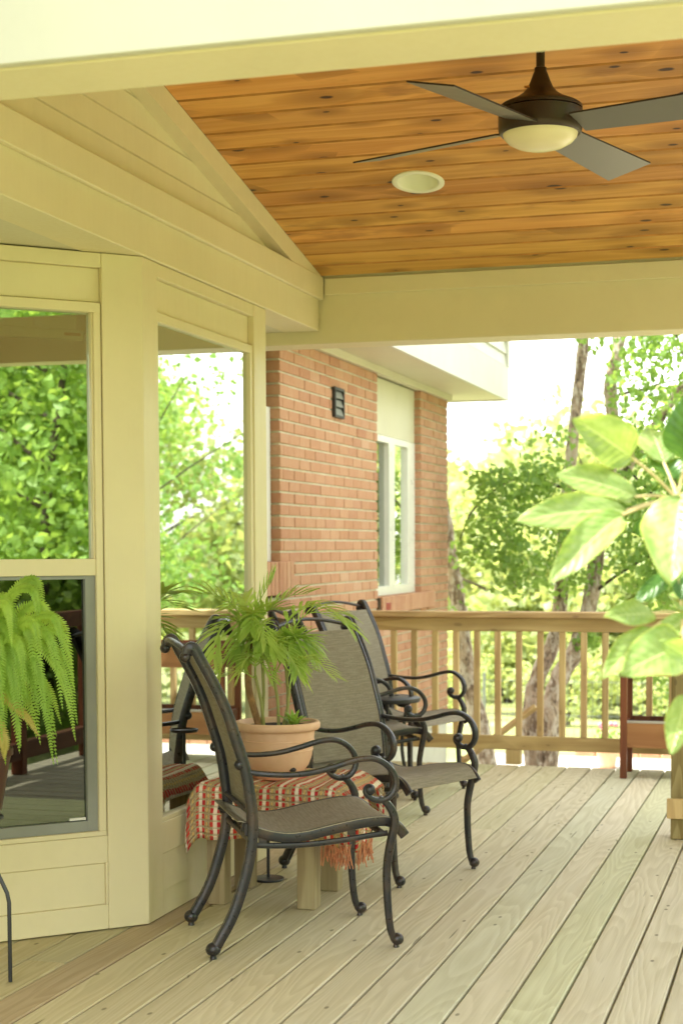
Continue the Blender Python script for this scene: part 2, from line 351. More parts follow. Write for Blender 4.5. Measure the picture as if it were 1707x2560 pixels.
def mat_bigleaf(nm='broad_glossy_leaf', ca=(0.18, 0.32, 0.075), cb=(0.36, 0.48, 0.18), tc=(0.46, 0.60, 0.10)):
    k = NT(nm); u = k.uv(); sx = k.n('ShaderNodeSeparateXYZ'); k.set(sx.inputs[0], u)
    x = k.math('ABSOLUTE', sx.outputs[0])      # across, -1..1, along 0..1
    rib = k.ss(x, 0.045, 0.015)
    sv = k.math('FRACT', k.math('MULTIPLY', k.math('SUBTRACT', sx.outputs[1], k.math('MULTIPLY', x, 0.22)), 9.0))
    sv = k.math('ABSOLUTE', k.math('SUBTRACT', sv, 0.5)); side = k.ss(sv, 0.10, 0.02)
    n = k.noise(k.mapv(u, (3, 5, 1)), 1.0, 3, 0.6)
    c = k.mix(k.ss(n, 0.3, 0.7), ca, cb)
    c = k.mix(k.math('MULTIPLY', side, 0.06), c, (0.40, 0.50, 0.18))
    c = k.mix(rib, c, (min(1, cb[0]*1.9), min(1, cb[1]*1.5), cb[2]*2.0))
    c = k.mix(k.ss(x, 0.93, 0.99), c, (cb[0]*1.5, cb[1]*1.25, cb[2]*0.6))
    c = k.mix(k.ss(k.noise(k.mapv(u, (9, 13, 1)), 1.0, 2, 0.5), 0.70, 0.74, 0, 0.5), c, (0.30, 0.22, 0.07))
    h = k.math('SUBTRACT', k.ss(sv, 0.0, 0.5), k.math('MULTIPLY', rib, 0.6))
    h = k.math('ADD', h, k.math('MULTIPLY', k.noise(k.mapv(u, (10, 14, 1)), 1.0, 2, 0.5), 0.35))
    return k.bsdf(c, 0.33, k.bump(h, 0.0006), 0, 0.5, trans=(tc, 0.38))
MAT['bigleaf'] = mat_bigleaf()
MAT['bigleaf_dark'] = mat_bigleaf('dark_glossy_leaf', (0.035, 0.11, 0.02), (0.09, 0.22, 0.035), (0.12, 0.26, 0.03))
def mat_grass():
    k = NT('lawn'); p = k.obj(); a = k.noise(p, 0.35, 4, 0.6); b = k.noise(p, 14, 4, 0.7)
    c = k.mix(k.ss(a, 0.35, 0.65), (0.22, 0.25, 0.09), (0.34, 0.34, 0.17))
    c = k.mix(k.ss(b, 0.4, 0.7, 0, 0.6), c, (0.15, 0.19, 0.06))
    return k.bsdf(c, 0.95, k.bump(b, 0.03), 0, 0.1)
MAT['grass'] = mat_grass()

# ---------------------------------------------------------------- object helpers
def link(o, parent=None):
    C.objects.link(o)
    if parent is not None: o.parent = parent
    return o
def tag(o, label=None, cat=None, group=None, kind=None):
    if label: o['label'] = label
    if cat: o['category'] = cat
    if group: o['group'] = group
    if kind: o['kind'] = kind
    return o
def empty(name, loc=(0, 0, 0), rz=0, parent=None):
    o = bpy.data.objects.new(name, None); o.location = loc; o.rotation_euler = (0, 0, rz); o.empty_display_size = 0.1
    return link(o, parent)
def thing(name, label, cat, loc=(0, 0, 0), rz=0, group=None): return tag(empty(name, loc, rz), label, cat, group)

class MB:
    """collects geometry for ONE mesh object"""
    def __init__(s): s.v = []; s.f = []; s.uv = []; s.hasuv = False
    def add(s, v, f, uv=None):
        b = len(s.v); s.v += [tuple(x) for x in v]; s.f += [tuple(b+i for i in q) for q in f]
        if uv is not None: s.hasuv = True; s.uv += [tuple(x) for x in uv]
        else: s.uv += [(0, 0)]*len(v)
        return s
    def box(s, a, b, ch=0.0):
        (x0, y0, z0), (x1, y1, z1) = a, b
        x0, x1 = min(x0, x1), max(x0, x1); y0, y1 = min(y0, y1), max(y0, y1); z0, z1 = min(z0, z1), max(z0, z1)
        if ch <= 0:
            v = [(x0,y0,z0),(x1,y0,z0),(x1,y1,z0),(x0,y1,z0),(x0,y0,z1),(x1,y0,z1),(x1,y1,z1),(x0,y1,z1)]
            f = [(0,3,2,1),(4,5,6,7),(0,1,5,4),(1,2,6,5),(2,3,7,6),(3,0,4,7)]
            return s.add(v, f)
        bm = bmesh.new(); bmesh.ops.create_cube(bm, size=1)
        for q in bm.verts: q.co = ((x0+x1)/2+q.co.x*(x1-x0), (y0+y1)/2+q.co.y*(y1-y0), (z0+z1)/2+q.co.z*(z1-z0))
        bmesh.ops.bevel(bm, geom=bm.edges[:], offset=ch, segments=1, affect='EDGES', profile=0.5)
        bm.verts.index_update()
        s.add([tuple(q.co) for q in bm.verts], [tuple(q.index for q in f.verts) for f in bm.faces]); bm.free(); return s
    def obox(s, M, a, b, ch=0.0):
        t = MB().box(a, b, ch); s.add([tuple(M @ Vector(q)) for q in t.v], t.f); return s
    def lathe(s, prof, seg=28, c=(0, 0, 0), cap=True):
        v = []; f = []
        for r, z in prof:
            for i in range(seg):
                a = 2*math.pi*i/seg; v.append((c[0]+r*math.cos(a), c[1]+r*math.sin(a), c[2]+z))
        for j in range(len(prof)-1):
            for i in range(seg):
                i2 = (i+1) % seg; f.append((j*seg+i, j*seg+i2, (j+1)*seg+i2, (j+1)*seg+i))
        if cap: f.append(tuple(range(seg-1, -1, -1))); f.append(tuple((len(prof)-1)*seg+i for i in range(seg)))
        return s.add(v, f)
    def ball(s, c, r, n=10, sc=(1, 1, 1)):
        prof = [(r*math.sin(math.pi*i/n)*1.0 + 1e-5, -r*math.cos(math.pi*i/n)) for i in range(n+1)]
        t = MB().lathe(prof, 12, cap=False)
        s.add([(c[0]+x*sc[0], c[1]+y*sc[1], c[2]+z*sc[2]) for x, y, z in t.v], t.f); return s
    def sweep(s, pts, sec, upv=(0, 0, 1), scl=None, twist=None, cap=True):
        """sweep closed section (list of (a,b)) along pts; a along side, b along 'normal'"""
        P = [Vector(p) for p in pts]; n = len(P); m = len(sec); v = []; f = []
        up = Vector(upv)
        for i in range(n):
            t = (P[min(i+1, n-1)]-P[max(i-1, 0)])
            t = t.normalized() if t.length > 1e-9 else Vector((0, 0, 1))
            side = up.cross(t)
            if side.length < 1e-4: side = Vector((1, 0, 0)).cross(t)
            side.normalize(); nn = t.cross(side).normalized()
            k = scl[i] if scl is not None else 1.0
            for a, b in sec: v.append(tuple(P[i]+side*(a*k)+nn*(b*k)))
        for i in range(n-1):
            for j in range(m):
                j2 = (j+1) % m; f.append((i*m+j, i*m+j2, (i+1)*m+j2, (i+1)*m+j))
        if cap: f.append(tuple(range(m-1, -1, -1))); f.append(tuple((n-1)*m+j for j in range(m)))
        return s.add(v, f)
    def tube(s, pts, r, seg=8, scl=None):
        sec = [(r*math.cos(2*math.pi*i/seg), r*math.sin(2*math.pi*i/seg)) for i in range(seg)]
        P = [Vector(p) for p in pts]; d = (P[-1]-P[0])
        up = (0, 0, 1) if abs(d.normalized().z) < 0.8 else (0, 1, 0)
        return s.sweep(pts, sec, up, scl)
    def mesh(s, name, mats, smooth=False):
        me = bpy.data.meshes.new(name); me.from_pydata(s.v, [], s.f)
        for m in (mats if isinstance(mats, (list, tuple)) else [mats]): me.materials.append(MAT[m])
        if s.hasuv:
            ul = me.uv_layers.new(name='UVMap'); li = np.empty(len(me.loops), dtype=np.int32); me.loops.foreach_get('vertex_index', li)
            ul.data.foreach_set('uv', np.array(s.uv, dtype=np.float32)[li].ravel())
        if smooth:
            me.shade_smooth() if hasattr(me, 'shade_smooth') else me.polygons.foreach_set('use_smooth', [True]*len(me.polygons))
            try: me.set_sharp_from_angle(angle=R(42))
            except Exception: pass
        me.update(); return me
    def build(s, name, mats, parent=None, smooth=False, label=None):
        o = bpy.data.objects.new(name, s.mesh(name, mats, smooth)); link(o, parent)
        if label: o['label'] = label
        return o
def box(name, a, b, m, parent=None, ch=0.0, label=None): return MB().box(a, b, ch).build(name, m, parent, label=label)
def inst(name, me, loc, parent=None, rot=None, scale=None):
    o = bpy.data.objects.new(name, me); o.location = loc
    if rot: o.rotation_euler = rot
    if scale: o.scale = scale
    return link(o, parent)
def smoothpath(pts, n=6):
    """Catmull-Rom through pts"""
    P = [Vector(p) for p in pts]; P = [P[0]*2-P[1]]+P+[P[-1]*2-P[-2]]; out = []
    for i in range(1, len(P)-2):
        for k in range(n):
            t = k/n; a, b, c, d = P[i-1], P[i], P[i+1], P[i+2]
            out.append(0.5*((2*b)+(-a+c)*t+(2*a-5*b+4*c-d)*t*t+(-a+3*b-3*c+d)*t**3))
    out.append(P[-2]); return out
def rsec(w, h, n=3, e=0.45):
    """rounded rectangle section, w across (a), h thick (b)"""
    out = []; r = min(w, h)*e
    for cx, cy, a0 in ((w/2-r, h/2-r, 0), (-w/2+r, h/2-r, 90), (-w/2+r, -h/2+r, 180), (w/2-r, -h/2+r, 270)):
        for i in range(n+1):
            a = R(a0+90*i/n); out.append((cx+r*math.cos(a), cy+r*math.sin(a)))
    return out
def np_mesh(name, V, F, mat, rnd=None):
    """fast mesh: V (n,3), F (m,4) or (m,3)"""
    me = bpy.data.meshes.new(name); k = F.shape[1]
    me.vertices.add(len(V)); me.vertices.foreach_set('co', V.astype(np.float32).ravel())
    me.loops.add(F.size); me.loops.foreach_set('vertex_index', F.astype(np.int32).ravel())
    me.polygons.add(len(F)); me.polygons.foreach_set('loop_start', np.arange(0, F.size, k, dtype=np.int32))
    try: me.polygons.foreach_set('loop_total', np.full(len(F), k, dtype=np.int32))
    except Exception: pass
    me.materials.append(MAT[mat]); me.update(calc_edges=True)
    if rnd is not None:
        a = me.attributes.new('rnd', 'FLOAT', 'FACE'); a.data.foreach_set('value', rnd.astype(np.float32))
    return me

def leaf_cloud(name, centers, size, mat, parent=None, droop=0.5, asp=0.75, kind=None):
    """one small folded leaf (two faces) at every centre"""
    n = len(centers); ax = rng.normal(size=(n, 3)); ax[:, 2] = ax[:, 2]*0.6-droop
    ax /= np.linalg.norm(ax, axis=1)[:, None]
    sd_ = np.cross(ax, rng.normal(size=(n, 3))); sd_ /= np.linalg.norm(sd_, axis=1)[:, None]
    nm = np.cross(ax, sd_); s = (size*rng.uniform(0.65, 1.25, n))[:, None]
    b = centers-ax*s*0.5; t = centers+ax*s*0.5; m = centers-ax*s*0.08
    l = m+sd_*s*asp*0.5+nm*s*0.12; r = m-sd_*s*asp*0.5+nm*s*0.12
    V = np.stack([b, l, t, r], 1).reshape(-1, 3); i = np.arange(n)[:, None]*4
    F = np.concatenate([i+np.array([[0, 2, 1]]), i+np.array([[0, 3, 2]])], 0)
    rn = rng.random(n); me = np_mesh(name, V, F, mat, np.concatenate([rn, rn]))
    o = bpy.data.objects.new(name, me); link(o, parent)
    if kind: o['kind'] = kind
    return o
def blob_points(blobs, dens=1.0, hollow=0.0):
    out = []
    for c, r, n in blobs:
        n = int(n*dens); p = rng.normal(size=(n, 3)); p /= np.linalg.norm(p, axis=1)[:, None]
        rad = rng.uniform(hollow, 1, n)**(1/2.2); p = p*rad[:, None]*np.array(r)+np.array(c); out.append(p)
    return np.concatenate(out)
def clumpy(c, r, nclump, per, cr, squash=0.8):
    """clumps of leaves gathered on an ellipsoid: uneven outline with gaps"""
    bl = []
    for i in range(nclump):
        d = rng.normal(size=3); d /= np.linalg.norm(d); k = rng.uniform(0.35, 1.0)**0.5
        q = np.array(c)+d*np.array(r)*k; s = cr*rng.uniform(0.5, 1.3); bl.append((q, (s, s, s*squash), per*s/cr))
    return bl

# ================================================================ SETTING
gb = MB(); N = 40
for i in range(N+1):
    for j in range(N+1):
        x = -150+300*i/N; y = -120+330*j/N
        d = max(0, y-18); z = -0.9-min(2.6, d*0.08)
        gb.v.append((x, y, z)); gb.uv.append((0, 0))
for i in range(N):
    for j in range(N): gb.f.append((i*(N+1)+j, (i+1)*(N+1)+j, (i+1)*(N+1)+j+1, i*(N+1)+j+1))
tag(gb.build('ground', 'grass'), kind='structure')
tag(box('patio', (-3.2, 9.6, -0.98), (6.0, 16.2, -0.86), 'concrete'), kind='structure')

# ---- deck of individual boards
deck = tag(empty('deck'), kind='structure')
PW = 0.1365
def board_mesh(L):
    w = PW-0.0078
    t = MB(); c = 0.004
    prof = [(0, -0.03), (w, -0.03), (w, -c), (w-c, 0), (c, 0), (0, -c)]
    v = [(x, 0, z) for x, z in prof]+[(x, L, z) for x, z in prof]; n = 6
    f = [tuple(range(n-1, -1, -1)), tuple(range(n, 2*n))]+[(i, (i+1) % n, n+(i+1) % n, n+i) for i in range(n)]
    v = [(a-w/2, b, z) for a, b, z in v]; t.add(v, [tuple(reversed(q)) for q in f]); 
    me = t.mesh('deck_board', 'deck')
    bm = bmesh.new(); bm.from_mesh(me); bmesh.ops.recalc_face_normals(bm, faces=bm.faces); bm.to_mesh(me); bm.free()
    return me
boards = {}
def put_board(x, y0, y1, col):
    L = round(y1-y0-0.003, 3)
    if L not in boards: boards[L] = board_mesh(L)
    o = inst('deck_board', boards[L], (x, y0, random.uniform(-0.0006, 0.0008)), deck)
    o.color = (*col, 1); return o
for i in range(-17, 26):
    xc = -0.519-PW*0.5+PW*i
    y0, y1 = (1.75 if xc < 0.5 else 2.72), 9.115
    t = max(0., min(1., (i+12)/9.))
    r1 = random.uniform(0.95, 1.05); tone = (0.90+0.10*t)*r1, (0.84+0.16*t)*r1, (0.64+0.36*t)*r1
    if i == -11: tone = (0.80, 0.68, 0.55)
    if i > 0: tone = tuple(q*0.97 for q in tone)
    if xc < -2.9: continue
    cuts = {-3: 4.06, -1: 4.10, -6: 7.0,  2: 5.5, -9: 6.6, -12: 4.4}.get(i)
    if xc < -2.12: y1 = 9.115
    if cuts: put_board(xc, y0, cuts, tone); put_board(xc, cuts, y1, tuple(q*random.uniform(0.93, 1.05) for q in tone))
    else: put_board(xc, y0, y1, tone)
for y in (2.9, 5.6, 8.2): box('deck_joist', (-2.9, y, -0.2), (3.2, y+0.04, -0.032), 'postz', deck)
box('rim_joist', (-2.9, 9.06, -0.22), (3.2, 9.10, -0.033), 'postz', deck)
box('rim_joist', (-2.9, 1.75, -0.22), (0.5, 1.79, -0.033), 'postz', deck)

# ================================================================ HOUSE
house = thing('brick_house', 'cream bay and orange brick house wall with overhanging white upper storey', 'house', (-2.72, 6, -0.9))
house_mw = Matrix.Translation((-2.72, 6, -0.9)).inverted()
def hp(o):       # parent to the house keeping world coordinates
    o.parent = house; o.matrix_parent_inverse = house_mw; return o
def hbox(name, a, b, m, ch=0.0): return hp(box(name, a, b, m, None, ch))

# brick wall ---------------------------------------------------------
BX = -2.72; CH = 0.0634; BL = 0.1935
wall = hp(MB().build('brick_wall', 'mortar'))
mw = MB()
def seg(y0, y1, z0, z1): mw.box((-2.90, y0, z0), (BX-0.008, y1, z1))
seg(6.76, 7.0, -0.1, 2.41); seg(7.0, 8.157, -0.1, 0.985); seg(8.165, 10.132, -0.1, 2.41); seg(10.133, 11.345, -0.1, 0.80); seg(11.348, 12.22, -0.1, 2.41)
mw.box((-6, 12.06, -0.1), (-2.90, 12.21, 2.41))
wall.data = mw.mesh('brick_wall', 'mortar')
bricks = []
def openings(y0, y1, z0, z1):
    if y1 > 7.0 and y0 < 8.157 and z1 > 0.99: return 'A'
    if y1 > 10.14 and y0 < 11.34 and z1 > 0.80: return 'B'
nrow = int((2.363+0.1)/CH)
for r_ in range(nrow):
    z0 = 2.363-(r_+1)*CH+0.0112; z1 = z0+CH-0.0112
    for (ya, yb) in ((6.77, 7.0), (7.0, 8.157), (8.157, 10.14), (10.14, 11.34), (11.34, 12.22)):
        if (ya == 7.0 and z1 > 0.985) or (ya == 10.14 and z1 > 0.80): continue
        y = yb; first = (r_ % 2 == 0); k = 0
        while y > ya+0.02:
            L = BL if not (k == 0 and first) else BL/2
            a = max(ya, y-L+0.009 if y-L > ya+0.03 else ya)
            bricks.append((a, y, z0, z1)); y = a-0.009; k += 1
# largest first: visible above the railing and near
def vis(b):
    y, z = (b[0]+b[1])/2, (b[2]+b[3])/2
    if y < 8.15: return 99
    if z < 0.80 and y < 9.2: return 60
    return y*0.6+abs(z-1.5)*1.2
bricks.sort(key=vis)
bmesh_cache = {}
def brick_mesh(L, d=0.09):
    k = round(L, 2)
    if k not in bmesh_cache:
        bmesh_cache[k] = [MB().box((-d, -L/2, -(CH-0.0112)/2), (random.uniform(-0.001, 0.0015), L/2, (CH-0.0112)/2), 0.0025).mesh('brick', 'brick') for _ in range(3)]
    return random.choice(bmesh_cache[k])
stuff_b = MB(); rvals = []
for i, (a, b, z0, z1) in enumerate(bricks):
    if i < 300:
        o = inst('brick', brick_mesh(b-a), (BX+random.uniform(-0.0015, 0.002), (a+b)/2, (z0+z1)/2), wall,
                 rot=(random.uniform(-0.004, 0.004), random.uniform(-0.006, 0.006), random.uniform(-0.006, 0.006)))
    else:
        jx = random.uniform(-0.0015, 0.002); stuff_b.box((BX-0.09+jx, a, z0), (BX+jx, b, z1)); rvals += [random.random()]*6
so_ = stuff_b.build('brick_rest', 'brick', wall); so_['kind'] = 'stuff'
at_ = so_.data.attributes.new('rnd', 'FLOAT', 'FACE'); at_.data.foreach_set('value', np.array(rvals, dtype=np.float32))
# rowlock sills, built of bricks on edge
for (ya, yb, z0, z1) in ((7.05, 8.30, 1.0, 1.175), (10.14, 11.62, 0.812, 0.925)):
    s = hp(MB().build('brick_sill', 'mortar'))
    sm = MB().box((-2.80, ya, z0+0.004), (-2.70, yb, z1-0.006)); s.data = sm.mesh('brick_sill', 'mortar')
    y = ya
    me = MB().box((-0.1, 0, 0), (0.0, CH-0.006, z1-z0), 0.003).mesh('brick', 'brick')
    while y < yb-0.03:
        inst('brick', me, (-2.685, y, z0), s, rot=(0, random.uniform(-0.01, 0.01), 0)); y += CH+0.002
hbox('foundation', (-2.9, 6.76, -1.2), (-2.725, 12.2, -0.105), 'foundation')
hbox('foundation', (-2.74, -2.6, -1.2), (-2.72, 4.3, -0.04), 'foundation')
# frieze, soffit, fascia and siding of the overhanging storey
hbox('frieze', (-2.75, 6.9, 2.366), (-2.695, 12.25, 2.412), 'cream_pale')
hbox('frieze', (-2.9, 12.25, 2.366), (-2.695, 12.275, 2.412), 'cream_pale')
hbox('soffit_panel', (-6, 7.30, 2.414), (-2.372, 10.93, 2.43), 'cream_pale')
hbox('soffit_panel', (-6, 10.934, 2.414), (-2.372, 12.755, 2.43), 'cream_pale')
hbox('fascia_board', (-2.37, 7.3, 2.402), (-2.345, 12.78, 2.66), 'white')
hbox('fascia_board', (-6, 12.757, 2.402), (-2.373, 12.782, 2.66), 'white')
hbox('corner_board', (-2.368, 12.69, 2.664), (-2.338, 12.784, 3.56), 'white')
hbox('storey_core', (-6, 7.045, 2.432), (-2.374, 12.75, 3.56), 'white')
hbox('storey_core', (-6, -2.6, 2.62), (-2.374, 7.042, 3.56), 'white')
hbox('storey_core', (-6, -2.6, 2.23), (-2.374, 6.855, 2.617), 'white')
for k in range(9):
    z = 2.664+k*0.099
    lap = MB(); y0, y1 = 7.31, 12.688
    lap.add([(-2.372, y0, z), (-2.349, y0, z), (-2.366, y0, z+0.1), (-2.372, y0, z+0.1), (-2.372, y1, z), (-2.349, y1, z), (-2.366, y1, z+0.1), (-2.372, y1, z+0.1)],
            [(0, 1, 2, 3), (7, 6, 5, 4), (0, 4, 5, 1), (1, 5, 6, 2), (2, 6, 7, 3), (3, 7, 4, 0)])
    hp(lap.build('siding_board', 'white'))
hp(MB().add([(-6.3, -2.8, 3.562), (-2.0, -2.8, 3.562), (-2.0, 13.1, 3.562), (-6.3, 13.1, 3.562), (-5.5, 1.0, 4.9), (-5.5, 11.0, 4.9)],
            [(0, 1, 4), (1, 2, 5, 4), (2, 3, 5), (3, 0, 4, 5), (0, 3, 2, 1)]).build('roof', 'roofing'))
# windows in the brick wall
def slider(name, X, y0, y1, z0, z1, mull, rf_=0.03):
    w = hp(empty(name)); f = 0.06
    fr = MB(); fr.box((X-0.05, y0, z0), (X, y1, z0+f)).box((X-0.05, y0, z1-f*0.7), (X, y1, z1)).box((X-0.05, y0, z0+f), (X, y0+f, z1-f*0.7)).box((X-0.05, y1-f-rf_, z0+f), (X, y1, z1-f*0.7))
    fr.box((X-0.05, mull[0], z0+f), (X+0.002, mull[1], z1-f*0.7)); fr.build('window_frame', 'vinyl', w)
    box('pane', (X-0.030, mull[1]-0.004, z0+f-0.003), (X-0.026, y1-f, z1-f*0.7+0.003), 'glass', w)
    box('pane', (X-0.038, y0+f-0.003, z0+f-0.003), (X-0.034, mull[0]+0.003, z1-f*0.7+0.003), 'screen', w)
    return w
slider('window', -2.765, 10.145, 11.337, 0.927, 1.99, (10.60, 10.755), 0.15)
hbox('window_panel', (-2.79, 10.145, 1.993), (-2.768, 11.337, 2.363), 'cream_pale')
slider('window', -2.772, 7.03, 8.15, 1.177, 1.99, (7.5, 7.6))
hbox('window_panel', (-2.81, 7.03, 1.993), (-2.80, 8.10, 2.363), 'cream_pale')
for (a, b, z) in ((10.2, 11.3, 0.8), (7.0, 8.15, 1.0)):
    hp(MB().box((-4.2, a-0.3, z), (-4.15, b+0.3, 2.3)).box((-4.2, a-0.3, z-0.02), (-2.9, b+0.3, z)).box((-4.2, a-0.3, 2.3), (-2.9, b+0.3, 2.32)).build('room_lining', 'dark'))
# louvered vent
vt = hp(empty('wall_vent'))
MB().box((BX, 9.123, 2.012), (BX+0.02, 9.14, 2.188)).box((BX, 9.303, 2.012), (BX+0.02, 9.32, 2.188)).box((BX, 9.14, 2.171), (BX+0.02, 9.303, 2.188)).box((BX, 9.14, 2.012), (BX+0.02, 9.303, 2.024)).box((BX+0.002, 9.14, 2.024), (BX+0.005, 9.303, 2.171)).build('frame', 'ventframe', vt)
for k in range(3):
    z = 2.026+k*0.049
    MB().add([(BX+0.004, 9.141, z+0.044), (BX+0.018, 9.141, z), (BX+0.018, 9.302, z), (BX+0.004, 9.302, z+0.044)], [(0, 1, 2, 3)]).build('louver', 'vent', vt)
hbox('wall_fitting', (BX, 10.22, 0.83), (BX+0.04, 10.33, 0.885), 'red', 0.004)

# ---- bay: local frames for each facet: u along facet, w outward, z up
def facet(c, d):   # d: unit direction of +u; outward = right-hand side of walking... computed towards +X
    d = Vector((d[0], d[1], 0)).normalized(); n = Vector((d.y, -d.x, 0))
    if n.x < 0: n = -n
    return Matrix(((d.x, n.x, 0, c[0]), (d.y, n.y, 0, c[1]), (0, 0, 1, 0), (0, 0, 0, 1)))
C1 = (-2.107, 4.916); C2 = (-2.107, 6.148); s2 = math.sqrt(.5)
F1 = facet(C1, (-s2, -s2)); F2 = facet(C1, (0, 1)); F3 = facet(C2, (-s2, s2))
def fpart(name, M, boxes, m, ch=0.002, parent=None):
    mb = MB()
    for (u0, u1, w0, w1, z0, z1) in boxes: mb.obox(M, (u0, w0, z0), (u1, w1, z1), ch)
    me = mb.mesh(name, m)
    bm = bmesh.new(); bm.from_mesh(me); bmesh.ops.recalc_face_normals(bm, faces=bm.faces); bm.to_mesh(me); bm.free()
    o = bpy.data.objects.new(name, me)
    if parent is None: C.objects.link(o); hp(o)
    else: link(o, parent)
    return o
TOP = 2.195
# facet 1 (near, angled): posts, panels
fpart('corner_post', F1, [(0.0, 0.139, -0.09, 0, 0.004, TOP)], 'cream')
fpart('casing', F1, [(0.7285, 0.867, -0.09, 0, 0.004, TOP)], 'cream')
fpart('frieze', F1, [(0.1395, 0.728, -0.09, -0.002, 2.149, TOP)], 'cream')
fpart('recessed_panel', F1, [(0.1395, 0.728, -0.09, -0.022, 2.040, 2.1485)], 'cream')
fpart('sill_board', F1, [(0.1395, 0.728, -0.09, -0.002, 0.2225, 0.312)], 'cream')
fpart('recessed_panel', F1, [(0.1485, 0.719, -0.09, -0.009, 0.0855, 0.222)], 'cream')
fpart('skirting_board', F1, [(0.1395, 0.728, -0.09, -0.002, 0.004, 0.085), (0.1395, 0.148, -0.09, -0.002, 0.085, 0.2225), (0.7195, 0.728, -0.09, -0.002, 0.085, 0.2225)], 'cream')
w1 = hp(empty('bay_window'))
fpart('window_frame', F1, [(0.142, 0.726, -0.07, -0.006, 2.006, 2.037), (0.142, 0.166, -0.07, -0.006, 0.3285, 2.006), (0.702, 0.726, -0.07, -0.006, 0.3285, 2.006),
      (0.142, 0.726, -0.07, -0.004, 0.313, 0.3285), (0.166, 0.702, -0.06, -0.010, 1.162, 1.216), (0.166, 0.172, -0.06, -0.014, 1.216, 2.006), (0.696, 0.702, -0.06, -0.014, 1.216, 2.006)], 'cream', 0.0015, w1)
fpart('screen_frame', F1, [(0.166, 0.200, -0.05, -0.020, 0.3285, 1.162), (0.668, 0.702, -0.05, -0.020, 0.3285, 1.162), (0.200, 0.668, -0.05, -0.020, 0.3285, 0.363), (0.200, 0.668, -0.05, -0.020, 1.150, 1.162)], 'grayframe', 0.001, w1)
fpart('pane', F1, [(0.172, 0.696, -0.040, -0.037, 1.214, 2.008)], 'glass', 0, w1)
fpart('pane', F1, [(0.198, 0.670, -0.042, -0.039, 0.361, 1.152)], 'screen', 0, w1)
fpart('sash_lock', F1, [(0.205, 0.26, -0.036, -0.028, 0.366, 0.374)], 'vinyl', 0, w1)
bl = hp(empty('window_blind'))
fpart('headrail', F1, [(0.20, 0.68, -0.10, -0.07, 1.955, 2.0)], 'blind', 0.003, bl)
fpart('bottom_rail', F1, [(0.178, 0.69, -0.085, -0.06, 1.922, 1.953)], 'blind', 0.004, bl)
fpart('clip', F1, [(0.315, 0.345, -0.068, -0.055, 1.958, 1.985)], 'clip', 0.002, bl)
fpart('label_strip', F1, [(0.190, 0.245, -0.0595, -0.0588, 1.934, 1.944)], 'redlabel', 0, bl)
# facet 2 (facing the deck)
fpart('corner_post', F2, [(0.0, 0.1245, -0.09, 0, 0.004, TOP)], 'cream')
fpart('corner_post', F2, [(1.0905, 1.232, -0.09, 0, 0.004, TOP)], 'cream')
fpart('frieze', F2, [(0.125, 1.090, -0.09, -0.002, 2.1485, TOP)], 'cream')
fpart('recessed_panel', F2, [(0.125, 1.090, -0.09, -0.024, 2.0365, 2.148)], 'cream')
fpart('sill_board', F2, [(0.125, 1.090, -0.09, -0.002, 0.214, 0.322)], 'cream')
w2 = hp(empty('bay_window'))
fpart('window_frame', F2, [(0.126, 1.089, -0.07, -0.006, 2.004, 2.036), (0.126, 0.143, -0.07, -0.006, 0.338, 2.004), (1.062, 1.089, -0.07, -0.006, 0.338, 2.004), (0.126, 1.089, -0.07, -0.004, 0.3225, 0.338)], 'cream', 0.0015, w2)
fpart('pane', F2, [(0.142, 1.063, -0.026, -0.022, 0.337, 2.005)], 'glass', 0, w2)
bl2 = hp(empty('window_blind'))
fpart('headrail', F2, [(0.15, 1.05, -0.10, -0.065, 1.955, 1.998)], 'blind', 0.003, bl2)
fpart('clip', F2, [(0.215, 0.235, -0.063, -0.052, 1.958, 1.99)], 'clip', 0.002, bl2)
fpart('clip', F2, [(0.62, 0.64, -0.063, -0.052, 1.958, 1.99)], 'clip', 0.002, bl2)
for z0, z1 in ((0.004, 0.089), (0.089, 0.2135)):
    mb = MB(); 
    P = [(0.125, -0.05, z0), (0.125, -0.003, z0), (0.125, -0.012, z1), (0.125, -0.05, z1)]
    v = [tuple(F2 @ Vector(p)) for p in P]+[tuple(F2 @ Vector((1.09, p[1], p[2]))) for p in P]
    mb.add(v, [(0, 3, 2, 1), (4, 5, 6, 7), (0, 1, 5, 4), (1, 2, 6, 5), (2, 3, 7, 6), (3, 0, 4, 7)]); hp(mb.build('siding_board', 'cream'))
# facet 3 (far, angled away)
fpart('casing', F3, [(0.0, 0.13, -0.09, 0, 0.004, TOP)], 'cream'); fpart('casing', F3, [(0.735, 0.866, -0.09, 0, 0.004, TOP)], 'cream')
fpart('frieze', F3, [(0.131, 0.734, -0.09, -0.002, 2.037, TOP)], 'cream'); fpart('skirting_board', F3, [(0.131, 0.734, -0.09, -0.002, 0.004, 0.322)], 'cream')
w3 = hp(empty('bay_window'))
fpart('window_frame', F3, [(0.132, 0.155, -0.07, -0.006, 0.325, 2.035), (0.71, 0.733, -0.07, -0.006, 0.325, 2.035), (0.155, 0.71, -0.07, -0.006, 0.325, 0.35), (0.155, 0.71, -0.07, -0.006, 2.01, 2.035)], 'cream', 0.0015, w3)
fpart('pane', F3, [(0.155, 0.71, -0.03, -0.026, 0.35, 2.01)], 'glass', 0, w3)
# dim room behind the bay
hp(MB().box((-5.2, 3.6, 0.0), (-5.15, 7.4, 2.3)).box((-5.2, 3.6, -0.09), (-2.2, 6.7, -0.06)).box((-5.2, 3.6, 2.3), (-2.2, 6.7, 2.32)).box((-5.2, 3.5, 0), (-2.95, 3.55, 2.3)).box((-5.2, 7.3, 0), (-2.95, 7.35, 2.3)).build('room_lining', 'dark'))
